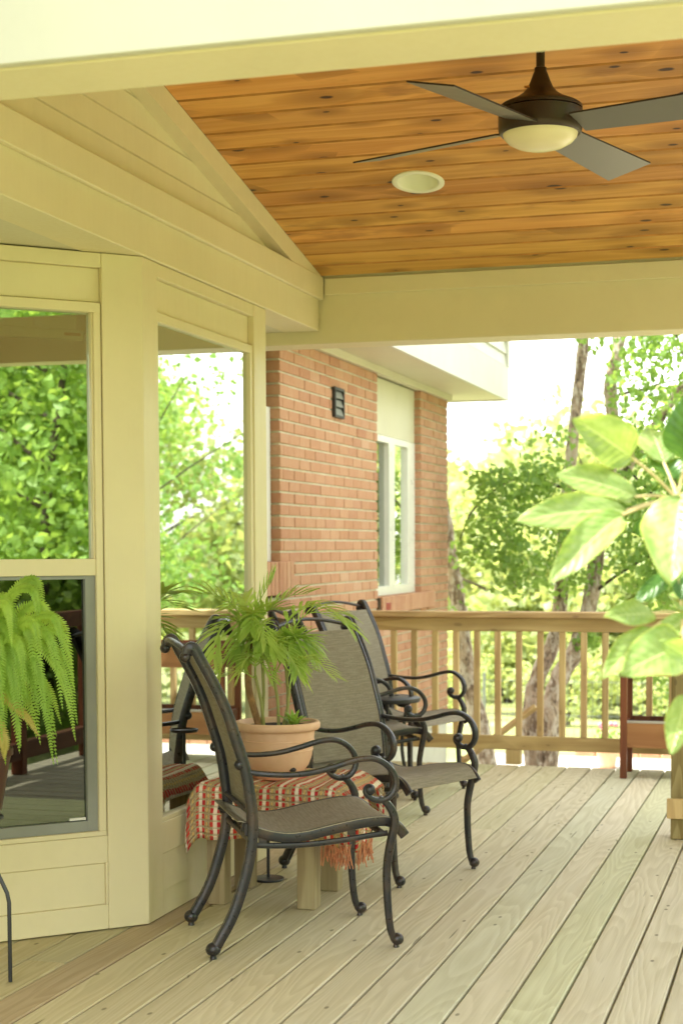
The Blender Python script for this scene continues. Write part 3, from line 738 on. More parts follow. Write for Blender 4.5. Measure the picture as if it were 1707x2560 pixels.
# house wall in cream siding, nearer the camera, outside the frame
for k in range(24):
    z = 0.0+k*0.12
    mb = MB(); y0, y1 = -2.6, 4.29
    mb.add([(-2.80, y0, z), (-2.72, y0, z), (-2.735, y0, z+0.12), (-2.80, y0, z+0.12), (-2.80, y1, z), (-2.72, y1, z), (-2.735, y1, z+0.12), (-2.80, y1, z+0.12)],
           [(0, 1, 2, 3), (7, 6, 5, 4), (0, 4, 5, 1), (1, 5, 6, 2), (2, 6, 7, 3), (3, 7, 4, 0)])
    hp(mb.build('siding_board', 'cream'))

# ================================================================ PORCH ROOF
porch = thing('porch_roof', 'cream beamed porch roof with stained pine board ceiling', 'porch', (0, 4.8, 2.143))
pm = Matrix.Translation((0, 4.8, 2.143)).inverted()
def pp(o): o.parent = porch; o.matrix_parent_inverse = pm; return o
def pbox(name, a, b, m, ch=0.0): return pp(box(name, a, b, m, None, ch))
XR = 0.62
SL = 0.195
def cz(y): return 2.43+SL*(6.855-y)
pbox('front_beam', (-2.34, 2.777, 2.143), (XR, 2.962, 3.20), 'cream', 0.003)
pbox('front_fascia', (-2.34, 2.752, 2.146), (XR, 2.775, 3.05), 'stone', 0.002)
pbox('rear_beam', (-2.72, 6.862, 2.143), (XR, 7.036, 2.60), 'cream', 0.003)
pbox('rear_beam_trim', (-2.075, 6.846, 2.352), (XR, 6.8605, 2.425), 'cream', 0.003)
pbox('side_beam', (-2.26, 2.964, 2.197), (-2.100, 6.8445, 2.425), 'cream', 0.003)
pbox('side_beam_trim', (-2.0985, 2.964, 2.330), (-2.078, 6.8445, 2.428), 'cream', 0.003)
pbox('bay_soffit', (-2.719, 2.964, 2.200), (-2.262, 6.86, 2.215), 'cream_pale')
# gable wall of grooved boards above the side beam
gab = pp(MB().box((-2.24, 2.964, 2.43), (-2.152, 6.8445, 2.435)).build('gable_wall', 'cream'))
gz = 2.436
while gz < 3.18:
    y_end = min(6.84, 6.855-(gz-2.43)/SL-0.02)
    y_end2 = min(6.84, 6.855-(gz+0.088-2.43)/SL-0.02)
    if y_end < 3.05: break
    b = MB(); y2 = max(y_end2, 2.97)
    b.add([(-2.15, 2.966, gz), (-2.140, 2.966, gz+0.003), (-2.140, 2.966, gz+0.090), (-2.15, 2.966, gz+0.093),
           (-2.15, y_end, gz), (-2.140, y_end, gz+0.003), (-2.140, y2, gz+0.090), (-2.15, y2, gz+0.093)],
          [(0, 1, 2, 3), (7, 6, 5, 4), (0, 4, 5, 1), (1, 5, 6, 2), (2, 6, 7, 3), (3, 7, 4, 0)])
    b.build('gable_board', 'cream', gab); gz += 0.094
# rake board
rk = MB(); y0, y1 = 2.965, 6.78
x0, x1 = -2.139, -2.085
rk.add([(x0, y0, cz(y0)-0.084), (x1, y0, cz(y0)-0.084), (x1, y0, cz(y0)-0.002), (x0, y0, cz(y0)-0.002), (x0, y1, max(2.431, cz(y1)-0.084)), (x1, y1, max(2.431, cz(y1)-0.084)), (x1, y1, cz(y1)-0.002), (x0, y1, cz(y1)-0.002)],
       [(0, 1, 2, 3), (7, 6, 5, 4), (0, 4, 5, 1), (1, 5, 6, 2), (2, 6, 7, 3), (3, 7, 4, 0)])
yk = 6.855-(0.084)/SL
rk = MB(); P0 = [(y0, cz(y0)-0.084), (yk, cz(yk)-0.084+0.001), (6.85, 2.4295), (6.85, 2.431), (y0, cz(y0)-0.002)]
n = 5; v = [(x1, a, b) for a, b in P0]+[(x0, a, b) for a, b in P0]
rk.add(v, [tuple(range(n)), tuple(range(2*n-1, n-1, -1))]+[(i, n+i, n+(i+1) % n, (i+1) % n) for i in range(n)])
ro = pp(rk.build('rake_board', 'cream'))
# pine ceiling boards (tongue and groove, laid across the slope)
ceil = pp(MB().build('ceiling', 'ceil')); 
cb = MB(); yy0, yy1 = 2.965, 6.845
cb.add([(-2.12, yy0, cz(yy0)+0.016), (XR, yy0, cz(yy0)+0.016), (XR, yy1, cz(yy1)+0.016), (-2.12, yy1, cz(yy1)+0.016),
        (-2.12, yy0, cz(yy0)+0.05), (XR, yy0, cz(yy0)+0.05), (XR, yy1, cz(yy1)+0.05), (-2.12, yy1, cz(yy1)+0.05)],
       [(0, 3, 2, 1), (4, 5, 6, 7), (0, 1, 5, 4), (1, 2, 6, 5), (2, 3, 7, 6), (3, 0, 4, 7)])
ceil.data = cb.mesh('ceiling', 'cedard')  # dark backing colour paints the shade in the gaps between boards
ang = -math.atan(SL); pitch = 0.128
hyp = math.sqrt(1+SL*SL); cm = {}
def ceil_mesh(L):
    if L not in cm:
        w = pitch*hyp; c = 0.0062; t = MB()
        prof = [(0.0018, 0.015), (w-0.0018, 0.015), (w-0.0018, c), (w-c-0.0018, 0), (c+0.0018, 0), (0.0018, c)]
        n = 6; v = [(0, a, b) for a, b in prof]+[(L, a, b) for a, b in prof]
        t.add(v, [tuple(range(n)), tuple(range(2*n-1, n-1, -1))]+[(i, n+i, n+(i+1) % n, (i+1) % n) for i in range(n)])
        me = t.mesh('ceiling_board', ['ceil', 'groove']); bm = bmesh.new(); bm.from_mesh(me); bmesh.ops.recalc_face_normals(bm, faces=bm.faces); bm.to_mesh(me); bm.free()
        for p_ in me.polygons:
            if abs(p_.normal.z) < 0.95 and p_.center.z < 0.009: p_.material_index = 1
        cm[L] = me
    return cm[L]
holed = []
y = 6.843
while y > 3.0:
    ya = y-pitch
    x = -2.084; rem = XR-x; parts = [rem]
    for L in parts:
        L = round(L, 3)
        ob_ = inst('ceiling_board', ceil_mesh(L), (x, ya, cz(ya)), ceil, rot=(ang, 0, 0))
        if abs(ya+pitch/2-5.942) < 0.17 and x < -1.434 < x+L: holed.append(ob_)
        x += L+0.0006
    y = ya
# unseen roof slab that blocks light above the ceiling
pp(MB().add([(-2.34, 2.55, 3.34), (XR+0.2, 2.55, 3.34), (XR+0.2, 7.3, 2.60), (-2.34, 7.3, 2.60), (-2.34, 2.55, 3.40), (XR+0.2, 2.55, 3.40), (XR+0.2, 7.3, 2.66), (-2.34, 7.3, 2.66)],
            [(0, 3, 2, 1), (4, 5, 6, 7), (0, 1, 5, 4), (1, 2, 6, 5), (2, 3, 7, 6), (3, 0, 4, 7)]).build('roof_deck', 'roofing'))
for (x, y) in ((0.46, 2.80), (0.46, 6.88)):
    pbox('support_post', (x, y, 0.002), (x+0.14, y+0.14, 2.1425), 'cream', 0.004)
pbox('end_beam', (0.46, 2.965, 2.197), (0.6, 6.8445, 2.43), 'cream', 0.003)

# opening for the recessed light, cut through the boards
bpy.context.view_layer.update()
cut = MB().lathe([(0.080, -0.1), (0.080, 0.2)], 40).build('cutter', 'ceil'); cut.location = (-1.434, 5.942, cz(5.942)); cut.rotation_euler = (ang, 0, 0)
for ob_ in holed+[ceil]:
    md = ob_.modifiers.new('hole', 'BOOLEAN'); md.object = cut; md.operation = 'DIFFERENCE'; md.solver = 'EXACT'
bpy.context.view_layer.update(); dg = bpy.context.evaluated_depsgraph_get()
for ob_ in holed+[ceil]:
    nm_ = bpy.data.meshes.new_from_object(ob_.evaluated_get(dg)); ob_.modifiers.clear(); ob_.data = nm_
bpy.data.objects.remove(cut)
# recessed light -----------------------------------------------------
cl = thing('recessed_light', 'round white recessed light set in the pine ceiling left of the fan', 'ceiling light', (-1.434, 5.942, cz(5.942)))
cl.rotation_euler = (ang, 0, 0)
MB().lathe([(0.098, 0.0), (0.098, -0.004), (0.092, -0.007), (0.078, -0.005), (0.074, 0.0005)], 40, cap=False).build('trim_ring', 'cantrim', cl, True)
MB().lathe([(0.0775, -0.003), (0.075, 0.004), (0.066, 0.040), (0.060, 0.060)], 40, cap=False).build('baffle', 'cantrim', cl, True)
MB().lathe([(0.062, 0.058), (0.035, 0.048), (0.001, 0.045)], 32, cap=False).build('lamp_lens', 'cantrim', cl, True)

# ceiling fan --------------------------------------------------------
FC = (-0.77, 4.68)
fan = thing('ceiling_fan', 'dark bronze four-blade ceiling fan with frosted dome light', 'ceiling fan', (FC[0], FC[1], cz(FC[1])))
fm = Matrix.Translation((FC[0], FC[1], cz(FC[1]))).inverted()
def ff(o): o.parent = fan; o.matrix_parent_inverse = fm; return o
c0 = (FC[0], FC[1], 0)
ff(MB().lathe([(0.0125, 2.60), (0.0125, 2.80)], 20, c0).build('downrod', 'fanbrown', None, True))
ff(MB().lathe([(0.07, 2.862), (0.068, 2.83), (0.05, 2.80), (0.018, 2.79)], 32, c0).build('canopy', 'fanbrown', None, True))
ff(MB().lathe([(0.0145, 2.618), (0.0175, 2.616), (0.0175, 2.607), (0.021, 2.60), (0.028, 2.58), (0.037, 2.560), (0.050, 2.545), (0.070, 2.531), (0.092, 2.521), (0.112, 2.512), (0.1195, 2.506), (0.1205, 2.497), (0.1205, 2.4965)], 48, c0).build('motor_cone', 'fanbrown', None, True))
ff(MB().lathe([(0.116, 2.4965), (0.1205, 2.493), (0.1205, 2.488), (0.1205, 2.448), (0.118, 2.434), (0.112, 2.428), (0.107, 2.430)], 48, c0).build('motor_housing', 'fanbrown', None, True))
ff(MB().lathe([(0.108, 2.432), (0.104, 2.420), (0.092, 2.407), (0.07, 2.395), (0.042, 2.387), (0.015, 2.3845), (0.0005, 2.384)], 48, c0, False).build('light_dome', 'globe', None, True))
ff(MB().box((FC[0]-0.036, FC[1]-0.062, 2.548), (FC[0]-0.022, FC[1]-0.052, 2.553)).build('badge', 'gold'))
for k in range(4):
    a = R(18.5+90*k)           # azimuth from +Y towards +X, clockwise from above
    d = Vector((math.sin(a), math.cos(a), 0)); side = Vector((-d.y, d.x, 0))   # side = CCW edge
    tilt = math.tan(R(13.5)); top = MB(); n = 10
    pl = []
    for i in range(n+1):
        t = i/n; r = 0.118+t*0.482; hw0 = 0.052+0.020*t
        for e in (1, -1):
            q = Vector(c0)+d*r+side*(hw0*e); q.z = 2.445-0.012*t - e*hw0*tilt
            pl.append(q)
    th = 0.005
    v = [tuple(q) for q in pl]+[(q.x, q.y, q.z+th) for q in pl]; m = len(pl); f = []
    for i in range(n):
        f.append((2*i, 2*i+1, 2*i+3, 2*i+2)); f.append((m+2*i, m+2*i+2, m+2*i+3, m+2*i+1))
        f.append((2*i, 2*i+2, m+2*i+2, m+2*i)); f.append((2*i+1, m+2*i+1, m+2*i+3, 2*i+3))
    f.append((0, m, m+1, 1)); f.append((2*n, 2*n+1, m+2*n+1, m+2*n))
    top.add(v, f); b = top.build('blade', 'fanblade'); ff(b)
    b.data.materials.append(MAT['fanedge'])
    for p in b.data.polygons:
        if abs(p.normal.z) < 0.6: p.material_index = 1

# ================================================================ RAILING
rail = thing('deck_railing', 'treated pine deck railing with square balusters along the far edge', 'railing', (0, 9.15, 0))
def rbox(name, a, b, m, ch=0.002):
    o = box(name, (a[0], a[1]-9.15, a[2]), (b[0], b[1]-9.15, b[2]), m, rail, ch); return o
rbox('top_cap', (-2.715, 9.10, 0.842), (-0.9, 9.235, 0.877), 'railx', 0.004)
rbox('top_cap', (-0.897, 9.10, 0.842), (2.6, 9.235, 0.877), 'railx', 0.004)
rbox('rail_board', (-2.715, 9.128, 0.765), (2.6, 9.162, 0.8405), 'railx')
rbox('bottom_rail', (-2.715, 9.128, 0.085), (2.6, 9.162, 0.165), 'railx')
bme = MB().box((-0.017, -0.017, 0.0), (0.017, 0.017, 0.597), 0.0025).mesh('baluster', 'railz')
x = -2.355-0.1235*2
while x < 2.55:
    inst('baluster', bme, (x+random.uniform(-.002, .002), 9.147-9.15, 0.1665), rail, rot=(random.uniform(-.003, .003), random.uniform(-.003, .003), 0)); x += 0.1228
for x in (-1.65, 0.35): rbox('support_block', (x-0.043, 9.12, 0.0015), (x+0.043, 9.18, 0.084), 'railz')
rbox('end_post', (2.4, 9.17, -0.9), (2.49, 9.26, 0.84), 'railz')

np_ = thing('newel_post', 'short weathered square post at the right edge with a block near its foot', 'post', (-0.51, 7.02, 0))
box('post', (-0.07, -0.07, 0.0015), (0.07, 0.07, 0.93), 'postz', np_, 0.004)
box('post_cap', (-0.08, -0.08, 0.9305), (0.08, 0.08, 0.955), 'postz', np_, 0.003)
box('block', (-0.085, -0.088, 0.092), (-0.015, -0.0705, 0.178), 'railz', np_, 0.003)
# side stair rail off the newel (leads out of the picture)
sr = thing('stair_railing', 'treated pine side railing running right from the newel post', 'railing', (0.9, 7.02, 0))
box('top_rail', (-1.33, -0.04, 0.84), (1.6, 0.05, 0.875), 'railx', sr, 0.002); box('bottom_rail', (-1.33, -0.017, 0.09), (1.6, 0.017, 0.17), 'railx', sr, 0.002)
for k in range(21): inst('baluster', bme, (-1.2+k*0.128, 0, 0.1715), sr, scale=(1, 1, 1.118))
box('end_post', (1.601, -0.045, 0.0), (1.69, 0.045, 0.93), 'railz', sr, 0.003)

fr_ = thing('front_railing', 'shade-darkened two-rail railing right of the open front of the porch', 'railing', (1.4, 2.86, 0))
box('top_rail', (-1.25, -.03, .79), (1.2, .03, .88), 'cedard', fr_, .003); box('bottom_rail', (-1.25, -.03, .085), (1.2, .03, .18), 'cedard', fr_, .003)  # treated wood rails coloured dark to carry their backlit shade
for x in (-1.3, -.45, .40, 1.2): box('post', (x, -.035, .0015), (x+.06, .035, .785 if x not in (-1.3, 1.2) else .93), 'cedarz', fr_, .003)

# cedar planter stand ------------------------------------------------
pl = thing('planter_stand', 'two-tier reddish cedar planter stand in front of the railing', 'planter', (-0.70, 8.87, 0))
PX0, PX1, PY0, PY1 = -0.298, 0.25, -0.15, 0.15
for (x, y) in ((PX0, PY0), (PX1, PY0), (PX0, PY1-0.03), (PX1, PY1-0.03)):
    box('leg', (x, y, 0.001), (x+0.036, y+0.034, 0.692), 'cedarz', pl, 0.002)
def tier(z0, z1):
    box('front_board', (PX0+0.0365, PY0+0.006, z0), (PX1-0.0005, PY0+0.024, z1), 'cedarx', pl, 0.0015)
    box('back_board', (PX0+0.0365, PY1-0.02, z0), (PX1-0.0005, PY1-0.005, z1+0.012), 'cedarz', pl, 0.0015)
    box('side_board', (PX0+0.010, PY0+0.0345, z0), (PX0+0.026, PY1-0.0305, z1), 'cedarz', pl, 0.0015)
    box('side_board', (PX1+0.010, PY0+0.0345, z0), (PX1+0.026, PY1-0.0305, z1), 'cedarz', pl, 0.0015)
    box('soil', (PX0+0.027, PY0+0.025, z0+0.01), (PX1+0.009, PY1-0.021, z1-0.03), 'soil', pl)
tier(0.168, 0.300); tier(0.556, 0.688)
box('liner', (PX0+0.0365, PY0+0.004, 0.3005), (PX1-0.0005, PY0+0.026, 0.313), 'concrete', pl, 0.001)
box('liner', (PX0+0.0365, PY0+0.004, 0.6885), (PX1-0.0005, PY0+0.026, 0.697), 'black', pl, 0.001)

# ================================================================ CHAIRS
CW = 0.457
POST = [(-0.075, .928), (-0.066, .950), (-0.050, .950), (-0.030, .915), (.017, .826), (.049, .753), (.075, .673), (.098, .60), (.109, .553), (.119, .486), (.126, .419), (.123, .352), (.112, .286), (.088, .20), (.058, .121), (.012, .040)]
ARM = [(.088, .590), (.10, .575), (.13, .566), (.174, .561), (.242, .558), (.309, .563), (.377, .578), (.435, .594), (.475, .600), (.508, .597), (.540, .580), (.564, .552), (.572, .520), (.562, .490), (.540, .472), (.513, .469), (.490, .478), (.476, .494), (.479, .510), (.490, .512)]
FLEG = [(.520, .474), (.540, .462), (.558, .438), (.568, .411), (.567, .383), (.560, .345), (.553, .30), (.549, .25), (.549, .19), (.553, .12), (.560, .06), (.572, .024)]
RAILP = [(.095, .405), (.115, .398), (.142, .385), (.189, .370), (.244, .362), (.30, .366), (.36, .378), (.42, .389), (.481, .398), (.535, .401), (.565, .396), (.590, .380), (.612, .352)]
def w_at(pts, w): return [(w, s, z) for s, z in pts]          # local frame: x = across, y = forward, z up
def chair_meshes():
    M = {}
    side = (1, 0, 0)
    def sw(pts, w, sec, n=4, scl=None):
        p = smoothpath(w_at(pts, w), n); k = None
        if scl: k = [np.interp(i/(len(p)-1), [a for a, _ in scl], [b for _, b in scl]) for i in range(len(p))]
        return MB().sweep(p, sec, side, k)
    flute = []
    W_, H_ = 0.034, 0.038      # thickness in plane (a), breadth across (b)
    # section: in-plane (a) and across (b); fluted front face
    sec = [(W_/2, -H_*0.18), (W_/2*0.72, 0), (W_/2, H_*0.18), (W_/2*0.95, H_*0.36), (W_/2*0.5, H_/2), (-W_/2*0.5, H_/2), (-W_/2, H_*0.3), (-W_/2, -H_*0.3), (-W_/2*0.5, -H_/2), (W_/2*0.5, -H_/2), (W_/2*0.95, -H_*0.36)]
    for nm, w in (('n', 0.0), ('f', -CW)):
        m = sw(POST, w, sec, 4, [(0, .75), (0.1, .95), (.5, 1), (1, 0.9)])
        m.ball((w, 0.002, 0.030), 0.024, 10, (1.0, 1.0, 0.9)); m.ball((w, -0.076, 0.922), 0.017, 8, (1.25, 1, 1)); m.lathe([(0.011, 0.0), (0.009, 0.015)], 10, (w, 0.002, 0.0))
        M['rear_leg'+nm] = m.mesh('rear_leg', 'bronze', True)
        o = 0.022 if nm == 'n' else -0.022
        pa = [(w+o*min(1, max(0, (s-.09)/.12)) * min(1, 1.0), s, z) for s, z in ARM]
        ps = smoothpath(pa, 4); asec = rsec(0.019, 0.028, 2)
        m = MB().sweep(ps, asec, side, [np.interp(i/(len(ps)-1), [0, .1, .5, .8, 1], [.8, .85, 1, 1, .75]) for i in range(len(ps))])
        m.ball((w+o*0.2, .086, .592), 0.017, 8); m.ball((w+o, .488, .503), 0.0185, 10, (1.2, 1, 1))
        for q in (-1, 0, 1): m.lathe([(0.0145, -0.002), (0.016, 0), (0.0145, 0.002)], 12, (w+o*0.9, .528+q*.0055, .470+q*.001), False)
        M['arm'+nm] = m.mesh('arm', 'bronze', True)
        pf = [(w+o*min(1, max(0, (z-.25)/.15)), s, z) for s, z in FLEG]
        m = MB().sweep(smoothpath(pf, 4), rsec(0.026, 0.028, 2), side, [np.interp(i/(4*(len(pf)-1)), [0, .2, .5, 1], [.8, 1, 1.05, .85]) for i in range(4*(len(pf)-1)+1)])
        m.ball((w, .582, .026), 0.0205, 10, (1, 1, .95)); m.lathe([(0.010, 0.0), (0.008, 0.012)], 10, (w, .578, 0.0))
        M['front_leg'+nm] = m.mesh('front_leg', 'bronze', True)
        ri = w-0.018 if nm == 'n' else w+0.018
        m = MB().sweep(smoothpath(w_at([(s_, z_-.004) for s_, z_ in RAILP], ri), 4), rsec(0.033, 0.017, 2), side)
        m.box((min(w, ri)-0.002, .098, .372), (max(w, ri)+.002, .118, .412), 0.003)
        M['seat_rail'+nm] = m.mesh('seat_rail', 'bronze', True)
        m = MB().sweep(smoothpath(w_at([(.118, .341), (.2, .335), (.3, .334), (.42, .343), (.50, .353), (.556, .358)], ri*1.0), 4), rsec(0.018, 0.015, 2), side)
        for s, z in ((.16, .352), (.44, .366)): m.box((ri-.005, s-.012, z-.008), (ri+.005, s+.012, z+.018))
        M['lower_rail'+nm] = m.mesh('lower_rail', 'bronze', True)
    # top bar: arched between the two posts
    pts = []
    for i in range(17):
        t = i/16; x = -t*CW; a = math.sin(math.pi*t); pts.append((x, -0.060-0.030*a, .932+0.030*a))
    M['top_bar'] = MB().sweep(pts, rsec(0.022, 0.014, 2), (0, 0, 1)).mesh('top_bar', 'bronze', True)
    m = MB()
    for s, z in ((.125, .352), (.535, .362)): m.sweep([(-0.012, s, z), (-CW+0.012, s, z)], rsec(0.016, 0.02, 2), (0, 0, 1))
    m.sweep([(-0.01, .119, .44), (-CW+.01, .119, .44)], rsec(0.014, 0.014, 2))
    M['cross_bar'] = m.mesh('cross_bar', 'bronze', True)
    # slings: a sheet between the side rails, with slight sag and rolled ends
    def sheet(path, x0, x1, sag, nrm, thick=0.003, nu=10):
        mb = MB(); n = len(path); v = []; uv = []; L = 0; Ls = [0]
        for i in range(1, n): L += (Vector((0, *path[i]))-Vector((0, *path[i-1]))).length; Ls.append(L)
        for k, off in enumerate((0, thick)):
            for i, (s, z) in enumerate(path):
                for j in range(nu+1):
                    t = j/nu; g = math.sin(math.pi*t)*sag*math.sin(math.pi*min(1, max(0, (i+1.5)/(n+2))))
                    a = i; p0 = path[max(0, i-1)]; p1 = path[min(n-1, i+1)]; tx, tz = p1[0]-p0[0], p1[1]-p0[1]; l = math.hypot(tx, tz) or 1
                    nx, nz = -tz/l*nrm, tx/l*nrm
                    v.append((x0+(x1-x0)*t, s+nx*(off-g), z+nz*(off-g))); uv.append((t*abs(x1-x0), Ls[i]))
        f = []; S = n*(nu+1)
        for i in range(n-1):
            for j in range(nu):
                a = i*(nu+1)+j; f.append((a, a+1, a+nu+2, a+nu+1)); f.append((S+a, S+a+nu+1, S+a+nu+2, S+a+1))
            a = i*(nu+1); f.append((a, a+nu+1, S+a+nu+1, S+a)); a = i*(nu+1)+nu; f.append((a, S+a, S+a+nu+1, a+nu+1))
        for j in range(nu): f.append((j, S+j, S+j+1, j+1)); a = (n-1)*(nu+1)+j; f.append((a, a+1, S+a+1, S+a))
        mb.add(v, f, uv); return mb
    bp = [(p.y+0.012, p.z) for p in smoothpath([(0, s, z) for s, z in POST[3:11]], 3)]
    M['back_sling'] = sheet(bp, -0.020, -CW+0.020, 0.016, 1).mesh('back_sling', 'sling', True)
    sp = [(.080, .415)]+[(p.y, p.z+0.009) for p in smoothpath([(0, s, z) for s, z in RAILP], 3)]
    M['seat_sling'] = sheet(sp, -0.010, -CW+0.010, 0.014, 1).mesh('seat_sling', 'sling', True)
    return M
CM = chair_meshes()
def make_chair(x, y, deg, label):
    t = thing('patio_chair', label, 'chair', (x, y, 0.0), -R(deg), 'sling-back patio chairs on the deck')
    for nm in ('rear_leg', 'front_leg', 'arm', 'seat_rail', 'lower_rail'):
        for k in 'nf': inst(nm, CM[nm+k], (0, 0, 0), t)
    for nm in ('top_bar', 'cross_bar', 'back_sling', 'seat_sling'): inst(nm, CM[nm], (0, 0, 0), t)
    return t
make_chair(-1.745, 4.556, 60.0, 'nearest bronze sling chair, standing in front of the rug-covered bench')
make_chair(-1.977, 5.944, 114.7, 'bronze sling chair behind the potted palm, its wide woven back facing us')
make_chair(-2.216, 6.979, 57.0, 'bronze sling chair mostly hidden behind the chair with the palm')
make_chair(-2.431, 7.918, 109.4, 'farthest bronze sling chair, its arched top bar rising above the railing')

# small round side table between the far chairs
st = thing('side_table', 'small dark round side table between the two far chairs', 'table', (-2.0, 7.66, 0))
MB().lathe([(0.001, .492), (.15, .492), (.155, .50), (.155, .512), (.15, .516), (.001, .516)], 36).build('table_top', 'black', st, True)
for k in range(3):
    a = R(40+120*k); p = [(0.10*math.cos(a), 0.10*math.sin(a), .491), (0.07*math.cos(a), .07*math.sin(a), .25), (0.13*math.cos(a), .13*math.sin(a), 0.006)]
    MB().tube(smoothpath(p, 5), 0.009, 8).build('leg', 'black', st, True)

# ================================================================ BENCH, RUG, PALM
bn = thing('bench', 'pale weathered timber bench under the woven rug', 'bench', (-1.83, 5.43, 0))
for (x, y) in ((-0.203, -0.172), (0.125, -0.165), (0.115, 0.145), (-0.205, 0.11)):
    box('leg', (x, y, 0.001), (x+0.066, y+0.066, 0.385), 'bench', bn, 0.003)
box('seat_board', (-0.23, -0.20, 0.3855), (-0.02, 0.215, 0.418), 'bench', bn, 0.003); box('seat_board', (-0.015, -0.20, 0.3855), (0.225, 0.215, 0.418), 'bench', bn, 0.003)

def rug():
    root = thing('woven_rug', 'red, cream and tan woven rug draped over the bench', 'rug', (-1.80, 5.43, 0.42))
    # grid: u across x, v front hang -> top -> back hang
    X0, X1 = -2.088, -1.500; Yf, Yb = 5.205, 5.665; zt = 0.432
    prof = []                                     # (y, z) path with length
    hang = 0.160
    for i in range(8): prof.append((Yf-0.004-0.006*math.sin(i*0.8), zt-0.02-hang*(1-i/7.)))
    for k in range(1, 5): a = R(180-90*k/4.); prof.append((Yf+0.022+0.022*math.cos(a), zt-0.022+0.022*math.sin(a)))
    for i in range(1, 10): prof.append((Yf+0.022+(Yb-Yf-0.044)*i/10., zt))
    for k in range(5): a = R(90-90*k/4.); prof.append((Yb-0.022+0.022*math.cos(a), zt-0.022+0.022*math.sin(a)))
    for i in range(1, 5): prof.append((Yb+0.002, zt-0.022-0.10*i/4.))
    mb = MB(); v = []; uv = []; nu = 44; nv = len(prof); L = 0
    for j, (y, z) in enumerate(prof):
        if j: L += math.hypot(y-prof[j-1][0], z-prof[j-1][1])
        for i in range(nu+1):
            t = i/nu; x = X0+(X1-X0)*t
            d = 0.0; ex = 0
            # ends roll down over the bench ends
            e0 = max(0, 1-(x-X0)/0.06); e1 = max(0, 1-(X1-x)/0.075)
            zz = z-0.07*e0**2.0-0.05*e1**2
            w = 0.006*math.sin(x*34+y*9)+0.004*math.sin(x*71+1.3)
            yy = y
            if z < zt-0.01:
                hang_t = (zt-z)/0.2; yy = y+(w*1.6 if y < 5.4 else -w)*hang_t; zz += 0.010*math.sin(x*17+0.6)*hang_t
            else: zz += w*0.7
            v.append((x+1.80, yy-5.43, zz-0.42)); uv.append((x+2.1, L))
    n1 = len(v)
    f = [(j*(nu+1)+i, j*(nu+1)+i+1, (j+1)*(nu+1)+i+1, (j+1)*(nu+1)+i) for j in range(nv-1) for i in range(nu)]
    mb.add(v, f, uv); o = mb.build('rug_cloth', 'rug', root, True)
    sm = o.modifiers.new('thick', 'SOLIDIFY'); sm.thickness = 0.009; sm.offset = 0
    # end flap hanging at the right end
    mb = MB(); v = []; uv = []; m = 10
    for j in range(9):
        for i in range(m+1):
            t = i/m; s = j/8; v.append((X1+1.80+0.004+0.014*math.sin(s*2.2)+0.006*math.sin(t*9), Yf+0.03+t*0.17-5.43-0.01*s, -0.035-0.17*s+0.012*math.sin(t*5))); uv.append((0.6+t*0.17, 0.25+s*0.17))
    mb.add(v, [(j*(m+1)+i, j*(m+1)+i+1, (j+1)*(m+1)+i+1, (j+1)*(m+1)+i) for j in range(8) for i in range(m)], uv)
    o = mb.build('rug_flap', 'rug', root, True); sm = o.modifiers.new('thick', 'SOLIDIFY'); sm.thickness = 0.008; sm.offset = 0
    fr = MB()
    for k in range(100):
        if k < 66: b = Vector((X1-0.005+random.uniform(-.095, .012), Yf-0.006+random.uniform(-.006, .02), 0.245+random.uniform(-.01, .015)))
        else: b = Vector((X1+0.02+random.uniform(-.01, .012), Yf+0.06+random.uniform(0, .14), 0.235+random.uniform(-.01, .01)))
        l = random.uniform(.045, .085) if k < 110 else random.uniform(.03, .06); sx, sy = random.uniform(-.02, .02), random.uniform(-.012, .012)
        fr.tube([(b.x+1.80, b.y-5.43, b.z-.42), (b.x+sx*.4+1.80, b.y+sy-5.43, b.z-l*.5-.42), (b.x+sx+1.80, b.y+sy-5.43, b.z-l-.42)], 0.002, 4)
    o = fr.build('fringe', 'fringe', root); o['kind'] = 'stuff'
    return root
rug()

